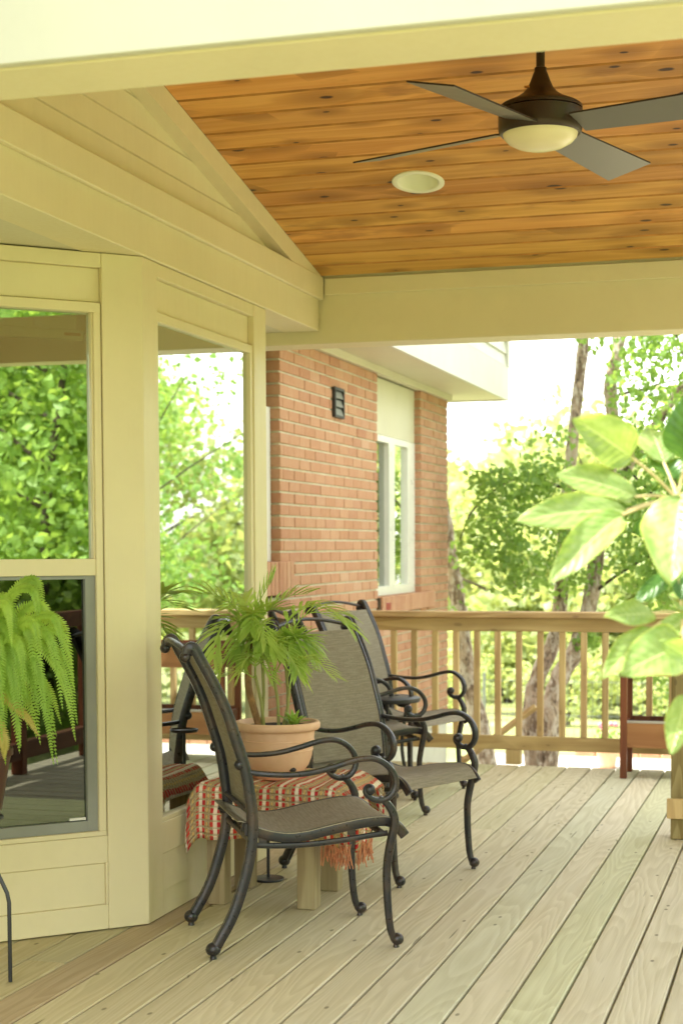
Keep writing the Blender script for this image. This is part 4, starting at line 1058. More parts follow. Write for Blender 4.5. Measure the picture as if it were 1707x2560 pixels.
def pot_palm():
    bx, by, bz = -1.822, 5.415, 0.434
    pot = thing('plant_pot', 'banded terracotta pot of palm seedlings standing on the rug', 'pot', (bx, by, bz))
    prof = [(0.084, 0.0), (0.088, 0.004), (0.088, 0.014), (0.082, 0.017), (0.095, 0.028), (0.110, 0.048), (0.119, 0.072), (0.1245, 0.10), (0.1262, 0.101), (0.1262, 0.104), (0.125, 0.105), (0.1285, 0.135), (0.130, 0.136), (0.130, 0.139), (0.129, 0.14), (0.1325, 0.172), (0.146, 0.174), (0.151, 0.18), (0.152, 0.194), (0.147, 0.202), (0.138, 0.202), (0.134, 0.195), (0.132, 0.17)]
    MB().lathe(prof, 48, cap=False).build('pot_body', 'terra', pot, True)
    MB().lathe([(0.0005, 0.002), (0.088, 0.002)], 32, cap=False).build('pot_base', 'terra', pot)
    MB().lathe([(0.133, 0.182), (0.09, 0.187), (0.04, 0.185), (0.0005, 0.189)], 32, cap=False).build('soil', 'soil', pot, True)
    MB().ball((0.078, -0.072, 0.040), 0.011, 8, (1.3, 0.5, 0.8)).build('drain_hole', 'black', pot, True)
    palm = thing('palm_plant', 'leafy green parlour palm growing in the terracotta pot', 'plant', (bx, by, bz+0.185))
    pmi = Matrix.Translation((bx, by, bz+0.185)).inverted()
    def q(o): o.parent = palm; o.matrix_parent_inverse = pmi; return o
    q(MB().tube(smoothpath([(-1.885, 5.40, .615), (-1.905, 5.40, .68), (-1.925, 5.40, .76), (-1.922, 5.40, .87), (-1.915, 5.4, .93)], 4), 0.0135, 8, None).build('trunk', 'palmtrunk', None, True))
    stems = [((-1.875, 5.40, .615), (-1.872, 5.40, .86)), ((-1.80, 5.41, .615), (-1.775, 5.41, .76)), ((-1.812, 5.40, .615), (-1.83, 5.40, .80)), ((-1.86, 5.38, .615), (-1.885, 5.36, .80)), ((-1.79, 5.43, .615), (-1.80, 5.44, .86))]
    for a, b in stems:
        q(MB().tube([a, ((a[0]+b[0])/2+.006, (a[1]+b[1])/2, (a[2]+b[2])/2), b], 0.006, 6).build('trunk', 'stem', None, True))
    def frond(pts, ll, nl=15, wid=0.0085, hang=0.5, m='palm', start=0.22):
        if wid > .0075: nl = int(nl*.82)
        P = smoothpath(pts, 10); n = len(P); mb = MB(); mb.tube(P, 0.0018, 4, [1.4-0.9*i/(n-1) for i in range(n)]); uvs = None
        for k in range(nl):
            t = start+(1-start)*k/(nl-1); i = min(n-2, int(t*(n-1))); fr = t*(n-1)-i
            p = P[i]*(1-fr)+P[i+1]*fr; tg = (P[i+1]-P[i]).normalized(); sd_ = tg.cross(Vector((0, 0, 1)))
            if sd_.length < .05: sd_ = Vector((1, 0, 0))
            sd_.normalize(); up = sd_.cross(tg); env = math.sin(math.pi*min(1, 0.18+0.80*(1-t)+0.05))**0.6 if t > .3 else 0.75
            for e in (1, -1):
                l = ll*1.05*env*random.uniform(.8, 1.1)
                d = (tg*(0.70+0.5*t)+sd_*e*(0.85-0.3*t)+up*0.45).normalized(); g = Vector((0, 0, -1))
                w = wid*(.84 if wid > .0075 else .58)*random.uniform(.85, 1.15); pr = []; s = 5
                for a in range(s+1):
                    u = a/s; c = p+d*l*u+g*(hang*0.38*l*u*u); wdir = d.cross(up+g*0.15*u); wdir.normalize()
                    ww = w*math.sin(math.pi*min(1, (u*0.86+0.14)))**0.8*(1 if u < 1 else 0)
                    pr.append((c-wdir*ww+up*ww*.35, c, c+wdir*ww+up*ww*.35))
                v = [tuple(z) for r_ in pr for z in r_]
                f = []
                for a in range(s): b = a*3; f += [(b, b+1, b+4, b+3), (b+1, b+2, b+5, b+4)]
                mb.add(v, f)
        o = mb.build('frond', m, None, True); a = o.data.attributes.new('rnd', 'FLOAT', 'FACE')
        rr = random.random(); a.data.foreach_set('value', np.clip(rr+rng.normal(0, .12, len(o.data.polygons)), 0, 1).astype(np.float32)); q(o); return o
    top = (-1.918, 5.40, .905)
    frond([top, (-1.96, 5.38, 1.03), (-2.03, 5.34, 1.085), (-2.098, 5.30, 1.085)], .105, 14, .011, .25)
    frond([top, (-1.905, 5.42, 1.02), (-1.87, 5.44, 1.10), (-1.848, 5.45, 1.135)], .085, 12, .010, .1)
    frond([top, (-1.87, 5.44, 1.02), (-1.80, 5.48, 1.075), (-1.735, 5.50, 1.085)], .09, 13, .009, .25)
    frond([(-1.83, 5.40, .79), (-1.78, 5.37, .97), (-1.68, 5.34, 1.045), (-1.59, 5.31, 1.03), (-1.54, 5.30, .985)], .115, 17, .0095, .9, start=.3)
    frond([(-1.775, 5.41, .75), (-1.73, 5.34, .845), (-1.64, 5.27, .865), (-1.56, 5.22, .815)], .075, 17, .0055, .55, 'palm', .25)
    frond([top, (-1.95, 5.36, .99), (-1.99, 5.30, .96), (-1.995, 5.26, .88)], .10, 13, .009, .7)
    frond([(-1.872, 5.40, .85), (-1.93, 5.34, .90), (-1.975, 5.29, .86), (-1.985, 5.27, .82)], .07, 12, .006, .6)
    frond([(-1.885, 5.36, .79), (-1.93, 5.32, .82), (-1.975, 5.29, .80)], .06, 10, .0055, .5)
    frond([(-1.83, 5.40, .79), (-1.80, 5.33, .90), (-1.76, 5.28, .92), (-1.70, 5.25, .85)], .08, 14, .006, .8)
    frond([(-1.872, 5.40, .85), (-1.86, 5.33, .96), (-1.83, 5.27, .985), (-1.80, 5.23, .93)], .085, 14, .0065, .8)
    frond([top, (-1.90, 5.36, 1.0), (-1.87, 5.30, 1.02), (-1.86, 5.25, .97)], .10, 14, .009, .6)
    frond([(-1.80, 5.44, .85), (-1.76, 5.46, .98), (-1.70, 5.48, 1.02), (-1.62, 5.50, .99)], .095, 15, .009, .6)
    frond([top, (-1.94, 5.44, 1.03), (-1.98, 5.48, 1.06), (-2.03, 5.52, 1.03)], .10, 13, .0095, .35)
    frond([(-1.872, 5.40, .85), (-1.82, 5.42, .93), (-1.77, 5.40, .95), (-1.72, 5.38, .90)], .085, 14, .007, .7)
    frond([(-1.83, 5.40, .79), (-1.85, 5.34, .87), (-1.88, 5.28, .87), (-1.90, 5.25, .82)], .075, 13, .006, .7)
    frond([top, (-1.88, 5.40, .99), (-1.84, 5.38, 1.03), (-1.78, 5.36, 1.03)], .095, 14, .0085, .4)
    frond([(-1.775, 5.41, .75), (-1.75, 5.38, .83), (-1.70, 5.34, .85), (-1.66, 5.30, .83)], .06, 12, .005, .5)
    frond([(-1.885, 5.36, .79), (-1.86, 5.30, .85), (-1.82, 5.26, .85), (-1.78, 5.23, .80)], .065, 12, .0055, .6)
    frond([top, (-1.945, 5.40, .985), (-1.985, 5.38, 1.00), (-2.04, 5.36, .95)], .10, 13, .009, .5)
    for k in range(16):
        a = random.uniform(-2.8, 0.8); r_ = random.uniform(.06, .13); z_ = random.uniform(-.03, .06)
        o_ = random.choice([top, (-1.83, 5.40, .79), (-1.872, 5.40, .85), (-1.80, 5.44, .85)])
        e_ = (o_[0]+math.cos(a)*r_, o_[1]+math.sin(a)*r_, o_[2]+z_)
        frond([o_, (o_[0]*.6+e_[0]*.4, o_[1]*.6+e_[1]*.4, o_[2]+.07), (o_[0]*.25+e_[0]*.75, o_[1]*.25+e_[1]*.75, o_[2]+.08), e_], random.uniform(.07, .10), 13, .0085, .5)
    # small succulent rosette
    suc = thing('succulent', 'small green spiky rosette at the right side of the terracotta pot', 'plant', (-1.748, 5.37, bz+0.187))
    for k in range(15):
        a = k*2.399; el = 0.35+0.9*(k/15.); l = random.uniform(.055, .08)
        d = Vector((math.cos(a)*math.cos(el), math.sin(a)*math.cos(el), math.sin(el))); s_ = Vector((-math.sin(a), math.cos(a), 0)); up = s_.cross(d)
        v = []
        for i in range(6):
            u = i/5; c = d*l*u+up*(-0.008*math.sin(u*3.1)); w = 0.010*math.sin(math.pi*(0.2+0.8*u)) if i < 5 else 0.0004
            v += [tuple(c-s_*w), tuple(c-up*.003*(1 if i < 5 else .1)), tuple(c+s_*w)]
        f = []
        for i in range(5): b = i*3; f += [(b, b+1, b+4, b+3), (b+1, b+2, b+5, b+4)]
        o = MB().add(v, f).build('leaf', 'palm', suc, True)
pot_palm()

# black pedestal behind the bench
pd = thing('pedestal_stand', 'thin black metal stand with a round foot under and behind the bench', 'stand', (-1.962, 5.712, 0))
MB().lathe([(0.001, 0.0), (.058, 0.0), (.060, .004), (.058, .009), (.012, .012), (.001, .012)], 36).build('base', 'black', pd, True)
MB().lathe([(.0062, .0121), (.0062, .55)], 12).build('pole', 'black', pd, True)
MB().lathe([(.001, .5501), (.05, .551), (.055, .56), (.053, .562), (.048, .556), (.001, .556)], 28).build('tray', 'black', pd, True)

# ================================================================ FERN ON STAND (left edge)
fs = thing('plant_stand', 'black wire plant stand carrying the fern, at the left edge', 'plant stand', (-2.322, 4.14, 0))
hz = 0.47
for k, a in enumerate((R(3), R(123), R(243))):
    d = Vector((math.cos(a), math.sin(a), 0)); R1 = 0.112
    p = [d*R1+Vector((0, 0, 0.004)), d*R1+Vector((0, 0, .12)), d*R1+Vector((0, 0, .235)), d*(R1-.006)+Vector((0, 0, .262)), d*(R1-.055)+Vector((0, 0, .36)), d*(R1-.075)+Vector((0, 0, hz))]
    MB().tube(p, 0.0062, 8).build('leg', 'black', fs, True)
ring = [(0.085*math.cos(2*math.pi*i/32), 0.085*math.sin(2*math.pi*i/32), hz+.006) for i in range(33)]
MB().tube(ring, 0.0055, 6).build('ring', 'black', fs, True)
fp = thing('fern_pot', 'dark brown pot holding the fern on its black stand', 'pot', (-2.33, 4.16, hz+.013))
MB().lathe([(.001, 0), (.075, 0), (.085, .02), (.105, .14), (.112, .17), (.118, .172), (.118, .19), (.108, .19), (.104, .165), (.001, .162)], 36, cap=False).build('pot_body', 'terra_dark', fp, True)
MB().lathe([(0.103, .167), (.0005, .172)], 24, cap=False).build('soil', 'soil', fp, True)
fern = thing('fern', 'bright green Boston fern with arching fronds at the left edge', 'plant', (-2.33, 4.16, hz+.18))
fi = Matrix.Translation((-2.33, 4.16, hz+.18)).inverted()
def fern_frond(pts, wid, m='fern', droopy=0.15):
    P = smoothpath(pts, 16); n = len(P); mb = MB(); mb.tube(P, 0.0011, 4, [1.3-0.8*i/(n-1) for i in range(n)])
    L = sum((P[i+1]-P[i]).length for i in range(n-1)); npin = max(16, int(L/0.0108)); rnds = []
    roll = random.uniform(-.35, .35)
    for k in range(npin):
        t = 0.10+0.9*k/npin; i = min(n-2, int(t*(n-1))); fr = t*(n-1)-i; p = P[i]*(1-fr)+P[i+1]*fr
        tg = (P[i+1]-P[i]).normalized(); view = Vector((0.35, -0.8, 0.5)); sd_ = tg.cross(view)
        if sd_.length < .1: sd_ = tg.cross(Vector((0, 0, 1)))
        sd_.normalize(); up = sd_.cross(tg); sd_ = (sd_*math.cos(roll)+up*math.sin(roll)).normalized(); up = sd_.cross(tg)
        w = wid*(min(1, (t+.12)/.3))*(1-t**3.2*0.93)
        for e in (1, -1):
            l = w*random.uniform(.9, 1.08); d = (sd_*e+tg*0.30).normalized(); hw = 0.0036*(0.6+0.5*l/wid)
            a = p; b = p+d*l*.45+Vector((0, 0, -1))*l*droopy*.3; c = p+d*l+tg*l*.12+Vector((0, 0, -1))*l*droopy
            mb.add([tuple(a-tg*hw*.7), tuple(a+tg*hw*.7), tuple(b+tg*hw+up*.0012), tuple(c+tg*hw*.25), tuple(c-tg*hw*.4), tuple(b-tg*hw+up*.0012)], [(0, 1, 2, 5), (5, 2, 3, 4)])
    o = mb.build('frond', m, None); a = o.data.attributes.new('rnd', 'FLOAT', 'FACE'); rr = random.random()
    a.data.foreach_set('value', np.clip(rr+rng.normal(0, .15, len(o.data.polygons)), 0, 1).astype(np.float32)); o.parent = fern; o.matrix_parent_inverse = fi
cf = Vector((-2.33, 4.16, .66))
tips = [((-2.093, 4.15, 1.12), .10, .036), ((-2.00, 4.10, .93), .17, .040), ((-1.985, 4.12, .86), .20, .040), ((-2.03, 4.02, .90), .19, .042), ((-2.06, 3.98, .84), .20, .042), ((-2.10, 3.98, .98), .15, .040), ((-2.081, 4.12, 1.01), .16, .040), ((-2.055, 4.14, .955), .17, .042), ((-1.985, 4.14, .755), .24, .042), ((-1.972, 4.10, .712), .25, .040),
        ((-2.035, 4.05, .77), .22, .046), ((-2.050, 4.12, .64), .24, .034), ((-2.147, 4.02, .65), .22, .042), ((-2.21, 4.0, .66), .20, .040), ((-2.10, 4.02, .70), .26, .046),
        ((-2.14, 4.00, .80), .24, .048), ((-2.19, 3.98, .86), .22, .048), ((-2.25, 3.97, .78), .22, .046), ((-2.07, 4.06, .86), .22, .046), ((-2.02, 4.2, .84), .25, .044),
        ((-2.16, 4.3, 1.0), .2, .044), ((-2.22, 4.05, 1.02), .16, .044), ((-2.30, 3.95, .90), .2, .044), ((-2.12, 4.04, .93), .2, .046), ((-2.17, 4.10, .95), .2, .044),
        ((-2.48, 4.0, .75), .25, .042), ((-2.55, 4.05, .9), .2, .042), ((-2.45, 3.9, .7), .25, .042), ((-2.5, 4.3, 1.0), .2, .042), ((-2.33, 4.42, .95), .2, .04), ((-2.38, 3.9, 1.0), .15, .04),
        ((-2.08, 4.00, .78), .27, .046), ((-2.13, 3.97, .72), .27, .046), ((-2.00, 4.08, .80), .26, .042), ((-2.18, 3.96, .75), .27, .046)]
for i, (t, arch, wid) in enumerate(tips):
    t = Vector(t); hor = Vector((t.x-cf.x, t.y-cf.y, 0)); st_ = cf+hor*0.12
    m1 = cf+hor*0.42+Vector((0, 0, max(arch+0.09, t.z-cf.z+0.05))); m2 = cf+hor*0.86+Vector((0, 0, max((t.z-cf.z)+arch*.80, arch*.62)))
    if t.z > 1.05: m1 = cf+hor*.35+Vector((0, 0, .27)); m2 = cf+hor*.7+Vector((0, 0, .40))
    fern_frond([st_, m1, m2, t], wid*0.56)
for k in range(26):
    a = random.uniform(-1.9, 0.5); rr_ = random.uniform(.14, .30); zt_ = .92-rr_*random.uniform(.35, 1.0)
    t = Vector((cf.x+math.cos(a)*rr_, cf.y+math.sin(a)*rr_, zt_)); hor = Vector((t.x-cf.x, t.y-cf.y, 0)); h_ = random.uniform(.22, .34)
    fern_frond([cf+hor*.1, cf+hor*.35+Vector((0, 0, h_)), cf+hor*.82+Vector((0, 0, h_*.80)), t], random.uniform(.018, .024))
fern_frond([cf, (-2.25, 4.05, .82), (-2.19, 4.00, .74), (-2.175, 3.99, .63)], .030, 'fern_yellow')
fern_frond([cf, (-2.2, 4.05, .84), (-2.10, 4.03, .80), (-2.045, 4.02, .735)], .022, 'fern_yellow')
fern_frond([cf, (-2.22, 4.02, .80), (-2.14, 3.99, .74), (-2.135, 3.99, .67)], .026, 'fern_yellow')

# ================================================================ BROAD-LEAVED PLANT (right, foreground)
LEAVES = [((-0.297,2.739,1.398),(-0.369,2.637,1.455),0.078,20),((-0.25,2.815,1.391),(-0.275,2.853,1.466),0.067,25),((-0.21,2.785,1.394),(-0.202,2.73,1.499),0.073,-25),
 ((-0.29,2.737,1.332),(-0.39,2.648,1.381),0.048,55),((-0.3,2.691,1.308),(-0.431,2.538,1.314),0.054,45),((-0.302,2.648,1.3),(-0.382,2.495,1.224),0.058,30),
 ((-0.209,2.656,1.327),(-0.215,2.524,1.226),0.110,15),((-0.246,2.79,1.3),(-0.302,2.814,1.274),0.041,20),((-0.223,2.77,1.204),(-0.283,2.709,1.171),0.032,35),
 ((-0.254,2.695,1.139),(-0.316,2.593,1.141),0.040,35),((-0.256,2.672,1.115),(-0.317,2.557,1.052),0.044,30),((-0.199,2.646,1.092),(-0.264,2.501,1.072),0.082,20),
 ((-0.197,2.662,1.006),(-0.212,2.55,0.935),0.047,10),((-0.215,2.749,1.159),(-0.218,2.773,1.216),0.027,20),((-0.195,2.594,1.076),(-0.213,2.538,1.098),0.037,30),
 ((-0.176,2.772,1.359),(-0.12,2.74,1.422),0.073,20),((-0.177,2.76,1.159),(-0.096,2.679,1.137),0.072,20),((-0.201,2.731,1.13),(-0.254,2.651,1.098),0.039,20),
 ((-0.235,2.80,1.36),(-0.262,2.84,1.425),0.045,40),((-0.20,2.74,1.14),(-0.225,2.80,1.185),0.05,35),((-0.19,2.72,1.30),(-0.235,2.76,1.255),0.05,15)]
bp_ = thing('umbrella_plant', 'sunlit broad-leaved green plant reaching in from the right edge', 'plant', (-0.10, 2.60, 0.28))
bi = Matrix.Translation((-0.10, 2.60, 0.28)).inverted()
def bq(o): o.parent = bp_; o.matrix_parent_inverse = bi; return o
HA = Vector((-0.224, 2.777, 1.328)); HB = Vector((-0.214, 2.748, 1.135))
bq(MB().tube(smoothpath([(-0.10, 2.60, .27), (-0.085, 2.63, .6), (-0.07, 2.68, .95), (-0.09, 2.74, 1.2), (-0.13, 2.78, 1.30), tuple(HA)], 6), 0.010, 8, None).build('stem', 'tanstem', None, True))
bq(MB().tube(smoothpath([(-0.085, 2.66, .85), (-0.11, 2.69, 1.02), (-0.15, 2.72, 1.10), tuple(HB)], 6), 0.007, 8, None).build('stem', 'tanstem', None, True))
for i, (b, t, w, roll) in enumerate(LEAVES):
    b = Vector(b); t = Vector(t); ax = (t-b); L = ax.length; ax.normalize()
    toc = (Vector((0, 0, 1.25))-b).normalized(); side = ax.cross(toc).normalized(); nrm = side.cross(ax).normalized()
    if nrm.dot(toc) < 0: nrm = -nrm
    a = R(roll)*0.8; up = Vector((0, 0, 1))
    sgn = 1 if (nrm*math.cos(a)+side*math.sin(a)).z > (nrm*math.cos(a)-side*math.sin(a)).z else -1
    s2_ = side*math.cos(a)-nrm*math.sin(a)*sgn; n2_ = nrm*math.cos(a)+side*math.sin(a)*sgn
    w = w/math.cos(a)*1.08; nu, nv = 12, 14; v = []; uv = []; curl = random.uniform(.05, .26); fold = random.uniform(0.08, 0.26); ph = random.uniform(0, 6)
    for j in range(nv+1):
        u = j/nv; env = (math.sin(math.pi*u**0.85)**0.62)*(1-.18*u) if 0 < u < 1 else 0.0
        env = max(env, 0.02)
        for k in range(nu+1):
            x = -1+2*k/nu
            c = b+ax*L*u-n2_*(L*curl*(u**2))*1.2+s2_*(x*w*.5*env)
            c += n2_*(abs(x)**1.5*w*fold*env) + n2_*(0.085*w*math.sin(u*8+ph+x*2)*x*x) + n2_*(0.002*w*math.sin(u*31-abs(x)*6+ph)*(1-abs(x)*.3)*env)
            v.append(tuple(c)); uv.append((x, u))
    f = [(j*(nu+1)+k, j*(nu+1)+k+1, (j+1)*(nu+1)+k+1, (j+1)*(nu+1)+k) for j in range(nv) for k in range(nu)]
    bq(MB().add(v, f, uv).build('leaf', 'bigleaf_dark' if i in (2, 7, 8, 13, 18, 20) else 'bigleaf', None, True))
    hub = HA if b.z > 1.25 else HB
    if i != 12: bq(MB().tube(smoothpath([tuple(hub), tuple((hub+b)/2+Vector((0, 0, .004))), tuple(b)], 4), 0.0026, 6, None).build('leaf_stalk', 'tanstem', None, True))
    else: bq(MB().tube(smoothpath([tuple(HB), (-0.17, 2.70, 1.06), tuple(b)], 4), 0.0026, 6, None).build('leaf_stalk', 'tanstem', None, True))
pt = thing('large_pot', 'terracotta pot holding the broad-leaved plant, standing on the open deck', 'pot', (-0.10, 2.60, 0.001))
MB().lathe([(.001, 0), (.13, 0), (.15, .1), (.17, .26), (.185, .262), (.185, .30), (.17, .30), (.165, .27), (.001, .265)], 36, cap=False).build('pot_body', 'terra', pt, True)

# ================================================================ TREES
def limb(pts, r0, r1, n=6, jag=0.0):
    P = smoothpath(pts, n); m = len(P); k = [(r0+(r1-r0)*i/(m-1))*(1+random.uniform(-jag, jag)) for i in range(m)]
    return MB().tube(P, 1.0, 10, k)
birch = thing('birch_tree', 'twin-stemmed river birch with peeling bark just beyond the railing', 'tree', (-1.98, 12.4, -0.9))
bii = Matrix.Translation((-1.98, 12.4, -0.9)).inverted()
def adopt(o, p): o.parent = p; o.matrix_parent_inverse = Matrix.Translation(p.location).inverted(); return o
adopt(limb([(-2.05, 12.45, -.95), (-2.11, 12.457, -.101), (-2.06, 12.488, .241), (-1.943, 12.538, .521), (-1.902, 12.567, .832), (-1.873, 12.61, 1.454), (-1.82, 12.66, 2.107), (-1.751, 12.725, 2.853), (-1.69, 12.79, 3.63), (-1.5, 12.9, 5.0)], .075, .035, 6, .10).build('trunk', 'bark', None, True), birch)
adopt(limb([(-1.97, 12.30, -.95), (-1.927, 12.30, -.019), (-1.865, 12.337, .256), (-1.75, 12.383, .47), (-1.651, 12.43, .837), (-1.584, 12.486, 1.449), (-1.50, 12.545, 2.06), (-1.522, 12.563, 2.49), (-1.458, 12.60, 2.826), (-1.43, 12.64, 3.44), (-1.3, 12.6, 4.6)], .080, .035, 6, .12).build('trunk', 'bark', None, True), birch)
adopt(limb([(-1.597, 12.587, 1.449), (-1.423, 12.659, 1.82), (-1.19, 12.748, 2.19), (-.994, 12.82, 2.48), (-.722, 12.92, 2.80), (-.3, 13.0, 3.4)], .045, .028, 6, .1).build('branch', 'bark', None, True), birch)
for p in ([(-1.474, 12.678, 2.42), (-1.31, 12.727, 2.453), (-1.134, 12.78, 2.51), (-.80, 12.84, 2.56)], [(-1.5, 12.5, 2.05), (-1.38, 12.4, 1.85), (-1.2, 12.3, 1.66), (-1.0, 12.2, 1.5)], [(-1.87, 12.6, 1.7), (-2.2, 12.4, 1.78), (-2.5, 12.2, 1.55), (-2.6, 12.1, 1.3)],
          [(-1.62, 12.43, .9), (-1.4, 12.3, 1.05), (-1.1, 12.2, 1.2), (-.8, 12.1, 1.15)], [(-1.4, 12.6, 3.2), (-1.1, 12.4, 3.0), (-.9, 12.2, 2.5)], [(-1.3, 12.6, 2.0), (-1.1, 12.3, 1.9), (-.9, 12.0, 1.5), (-.8, 12, .9)]):
    adopt(limb(p, .014, .005, 5).build('branch', 'darkbark', None, True), birch)
bl = [((-2.25, 12.1, 1.45), (.30, .4, .34), 520), ((-2.00, 12.2, 1.75), (.35, .4, .22), 420), ((-2.15, 12.0, 1.08), (.24, .35, .24), 300), ((-1.80, 12.1, 1.35), (.22, .4, .30), 330), ((-2.47, 12.1, 1.25), (.14, .3, .2), 110), ((-2.35, 12.0, 1.75), (.2, .3, .12), 110),
      ((-1.50, 12.3, 1.62), (.25, .4, .25), 330), ((-1.15, 12.2, 1.95), (.30, .4, .30), 380), ((-1.25, 12.2, 1.35), (.35, .4, .40), 650), ((-.95, 12.2, 1.55), (.35, .5, .45), 700), ((-1.30, 12.3, 2.45), (.28, .4, .30), 260), ((-1.0, 12.2, 2.75), (.35, .5, .25), 210),
      ((-1.6, 12.3, 2.85), (.2, .4, .15), 90), ((-1.15, 12.2, .95), (.32, .4, .30), 330), ((-1.85, 12.4, .95), (.12, .3, .2), 60), ((-.85, 12.0, .75), (.4, .4, .45), 360), ((-1.1, 12.1, .35), (.2, .3, .3), 120), ((-1.28, 12.1, .55), (.1, .2, .25), 55),
      ((-1.65, 12.3, .55), (.13, .2, .14), 90), ((-1.78, 12.4, .62), (.06, .15, .06), 30), ((-.5, 12.2, 1.5), (.4, .5, .8), 800), ((-.6, 12.3, 2.6), (.4, .5, .4), 350), ((-1.6, 12.4, 3.6), (.8, .8, .5), 600), ((-1.9, 12.3, 2.05), (.35, .4, .10), 60), ((-1.48, 12.4, 2.15), (.12, .3, .12), 60), ((-.6, 12.0, 0.2), (.4, .4, .4), 250), ((-1.0, 12.6, 4.4), (1.3, 1.2, .7), 1500), ((-1.2, 12.2, 2.75), (.30, .4, .25), 260), ((-.9, 12.2, 2.3), (.3, .4, .25), 240), ((-1.35, 12.2, 2.05), (.18, .3, .12), 80), ((-1.75, 12.2, 1.05), (.25, .4, .18), 150)]
pts = blob_points(bl, 1.0)
adopt(leaf_cloud('crown', pts, 0.062, 'leaf_birch', None, 0.9, 0.72), birch)
b2 = thing('birch_tree', 'leaning river birch trunk rising beside the brick corner', 'tree', (-2.5, 12.83, -0.9))
adopt(limb([(-2.48, 12.83, -.95), (-2.571, 12.829, -.314), (-2.68, 12.818, .171), (-2.745, 12.829, .624), (-2.785, 12.833, .883), (-2.84, 12.839, 1.207), (-2.89, 12.847, 1.531), (-3.0, 12.85, 1.95), (-3.2, 12.9, 3.0), (-3.3, 13.2, 4.6)], .085, .035, 6, .12).build('trunk', 'bark', None, True), b2)
adopt(leaf_cloud('crown', blob_points([((-3.3, 13.3, 4.8), (1.0, 1.0, .8), 1400), ((-2.75, 12.7, 1.15), (.10, .2, .25), 24), ((-2.7, 12.7, .75), (.1, .2, .15), 10)]), 0.062, 'leaf_birch', None, 0.9, 0.72), b2)

def tree(name, label, x, y, gz, h, rad, mat, size, n, group=None, trunk_r=0.16, low=0.25, clumps=34):
    t = thing(name, label, 'tree', (x, y, gz), 0, group)
    pts = [(x, y, gz-0.1), (x+random.uniform(-.2, .2), y, gz+h*.3), (x+random.uniform(-.4, .4), y+.2, gz+h*.62), (x+random.uniform(-.5, .5), y, gz+h*.9)]
    adopt(limb(pts, trunk_r, trunk_r*.25, 6, .05).build('trunk', 'darkbark', None, True), t)
    for k in range(5):
        a = random.uniform(0, 6.28); z0 = gz+h*random.uniform(.3, .65)
        adopt(limb([(x, y, z0), (x+math.cos(a)*rad*.45, y+math.sin(a)*rad*.45, z0+h*.12), (x+math.cos(a)*rad*.8, y+math.sin(a)*rad*.8, z0+h*.2)], trunk_r*.4, trunk_r*.1, 4).build('branch', 'darkbark', None, True), t)
    cz_ = gz+h*(low+1)/2; rz = h*(1-low)/2
    bl = clumpy((x, y, cz_), (rad*.82, rad*.82, rz*.86), clumps, n/clumps, rad*.34, .75)
    adopt(leaf_cloud('crown', blob_points(bl), size, mat, None, .35, .8), t)
    return t
G2 = 'bright trees beyond the garden'
far = [(-12.0, 44, 8.5, 4.2), (-17.5, 52, 11, 5.5), (-4.6, 36, 6.6, 3.6), (0.5, 40, 8.0, 4.5), (-9.3, 66, 9, 5), (-1.5, 30, 5.2, 2.6), (6, 44, 9, 5), (-22, 60, 13, 6), (5, 30, 6, 3), (12, 36, 8, 4),
       (-7.4, 40, 6.5, 3.4), (-15, 40, 9, 4.5), (-6.2, 56, 9.5, 5), (-3, 48, 9.5, 4.6), (2.5, 52, 10, 5), (-12.5, 74, 12, 6), (-4.8, 28.5, 3.6, 1.9), (-2.6, 27, 3.2, 1.8), (3, 26, 4.2, 2.2)]
flab = ['pale lime tree left of the pale blue house', 'tall pale tree far behind the brick corner', 'lime green tree right of the birch trunks', 'broad lime tree behind the broad-leaved plant', 'distant pale tree behind the blue house', 'low lime tree behind the planter stand', 'broad tree far off beyond the right edge', 'tallest pale tree hidden behind the brick house', 'round lime tree just beyond the right edge', 'second broad tree off to the right',
        'lime tree hiding the right end of the blue house', 'pale tree immediately behind the brick corner', 'tall pale tree between the two birches, far off', 'tall lime tree above the twin birch', 'tall lime tree above the planter stand', 'most distant pale tree left of centre', 'small lime tree just right of the leaning birch', 'small lime tree behind the twin birch trunks', 'small lime tree right of the planter stand']
for i, (x, y, h, r_) in enumerate(far):
    tree('lime_tree', flab[i], x, y, -0.9-min(2.6, max(0, y-18)*.08), h, r_, 'leaf_lime', 0.11+y*.0040, 7500, G2, .15, -.02, 40)
G3 = 'dense trees on the right of the garden'
dense = [(9.5, -1.2, 8.0, 3.6, 'bushy tree nearest the open end of the deck'), (12.5, 3.0, 9.5, 4.0, 'bushy tree level with the porch, to its right'), (8.5, -5.5, 7.5, 3.2, 'bushy tree behind and right of the viewpoint'), (6.8, 16.0, 4.2, 2.3, 'low bushy tree off the far right corner'), (13, 10, 7, 3.5, 'bushy tree right of the railing'), (8.2, 24, 6.5, 3.4, 'tall bushy tree far right of the railing'), (14, -7, 10, 4.5, 'tallest bushy tree behind the viewpoint'),
         (21, -9, 11, 5.2, 'big tree in the back row, behind and right of the viewpoint'), (20, 0, 11, 5, 'big tree in the back row, level with the front of the porch'), (27, -16, 13, 6, 'farthest big tree behind the viewpoint'), (17, -4.5, 9.5, 4.2, 'tree filling the gap in the row right of the porch')]
for x, y, h, r_, lb in dense:
    tree('bushy_tree', lb, x, y, -0.9, h, r_, 'leaf_dark', 0.125 if x < 15 else .17, 34000, G3, .07, -.12, 90)
tree('loose_tree', 'airy light-leaved tree right of the railing, mirrored in the bay window', 3.3, 17.2, -0.9, 5.2, 2.1, 'leaf_birch', .09, 3600, None, .035, .2, 26)
G4 = 'sunlit shrubs beyond the patio'
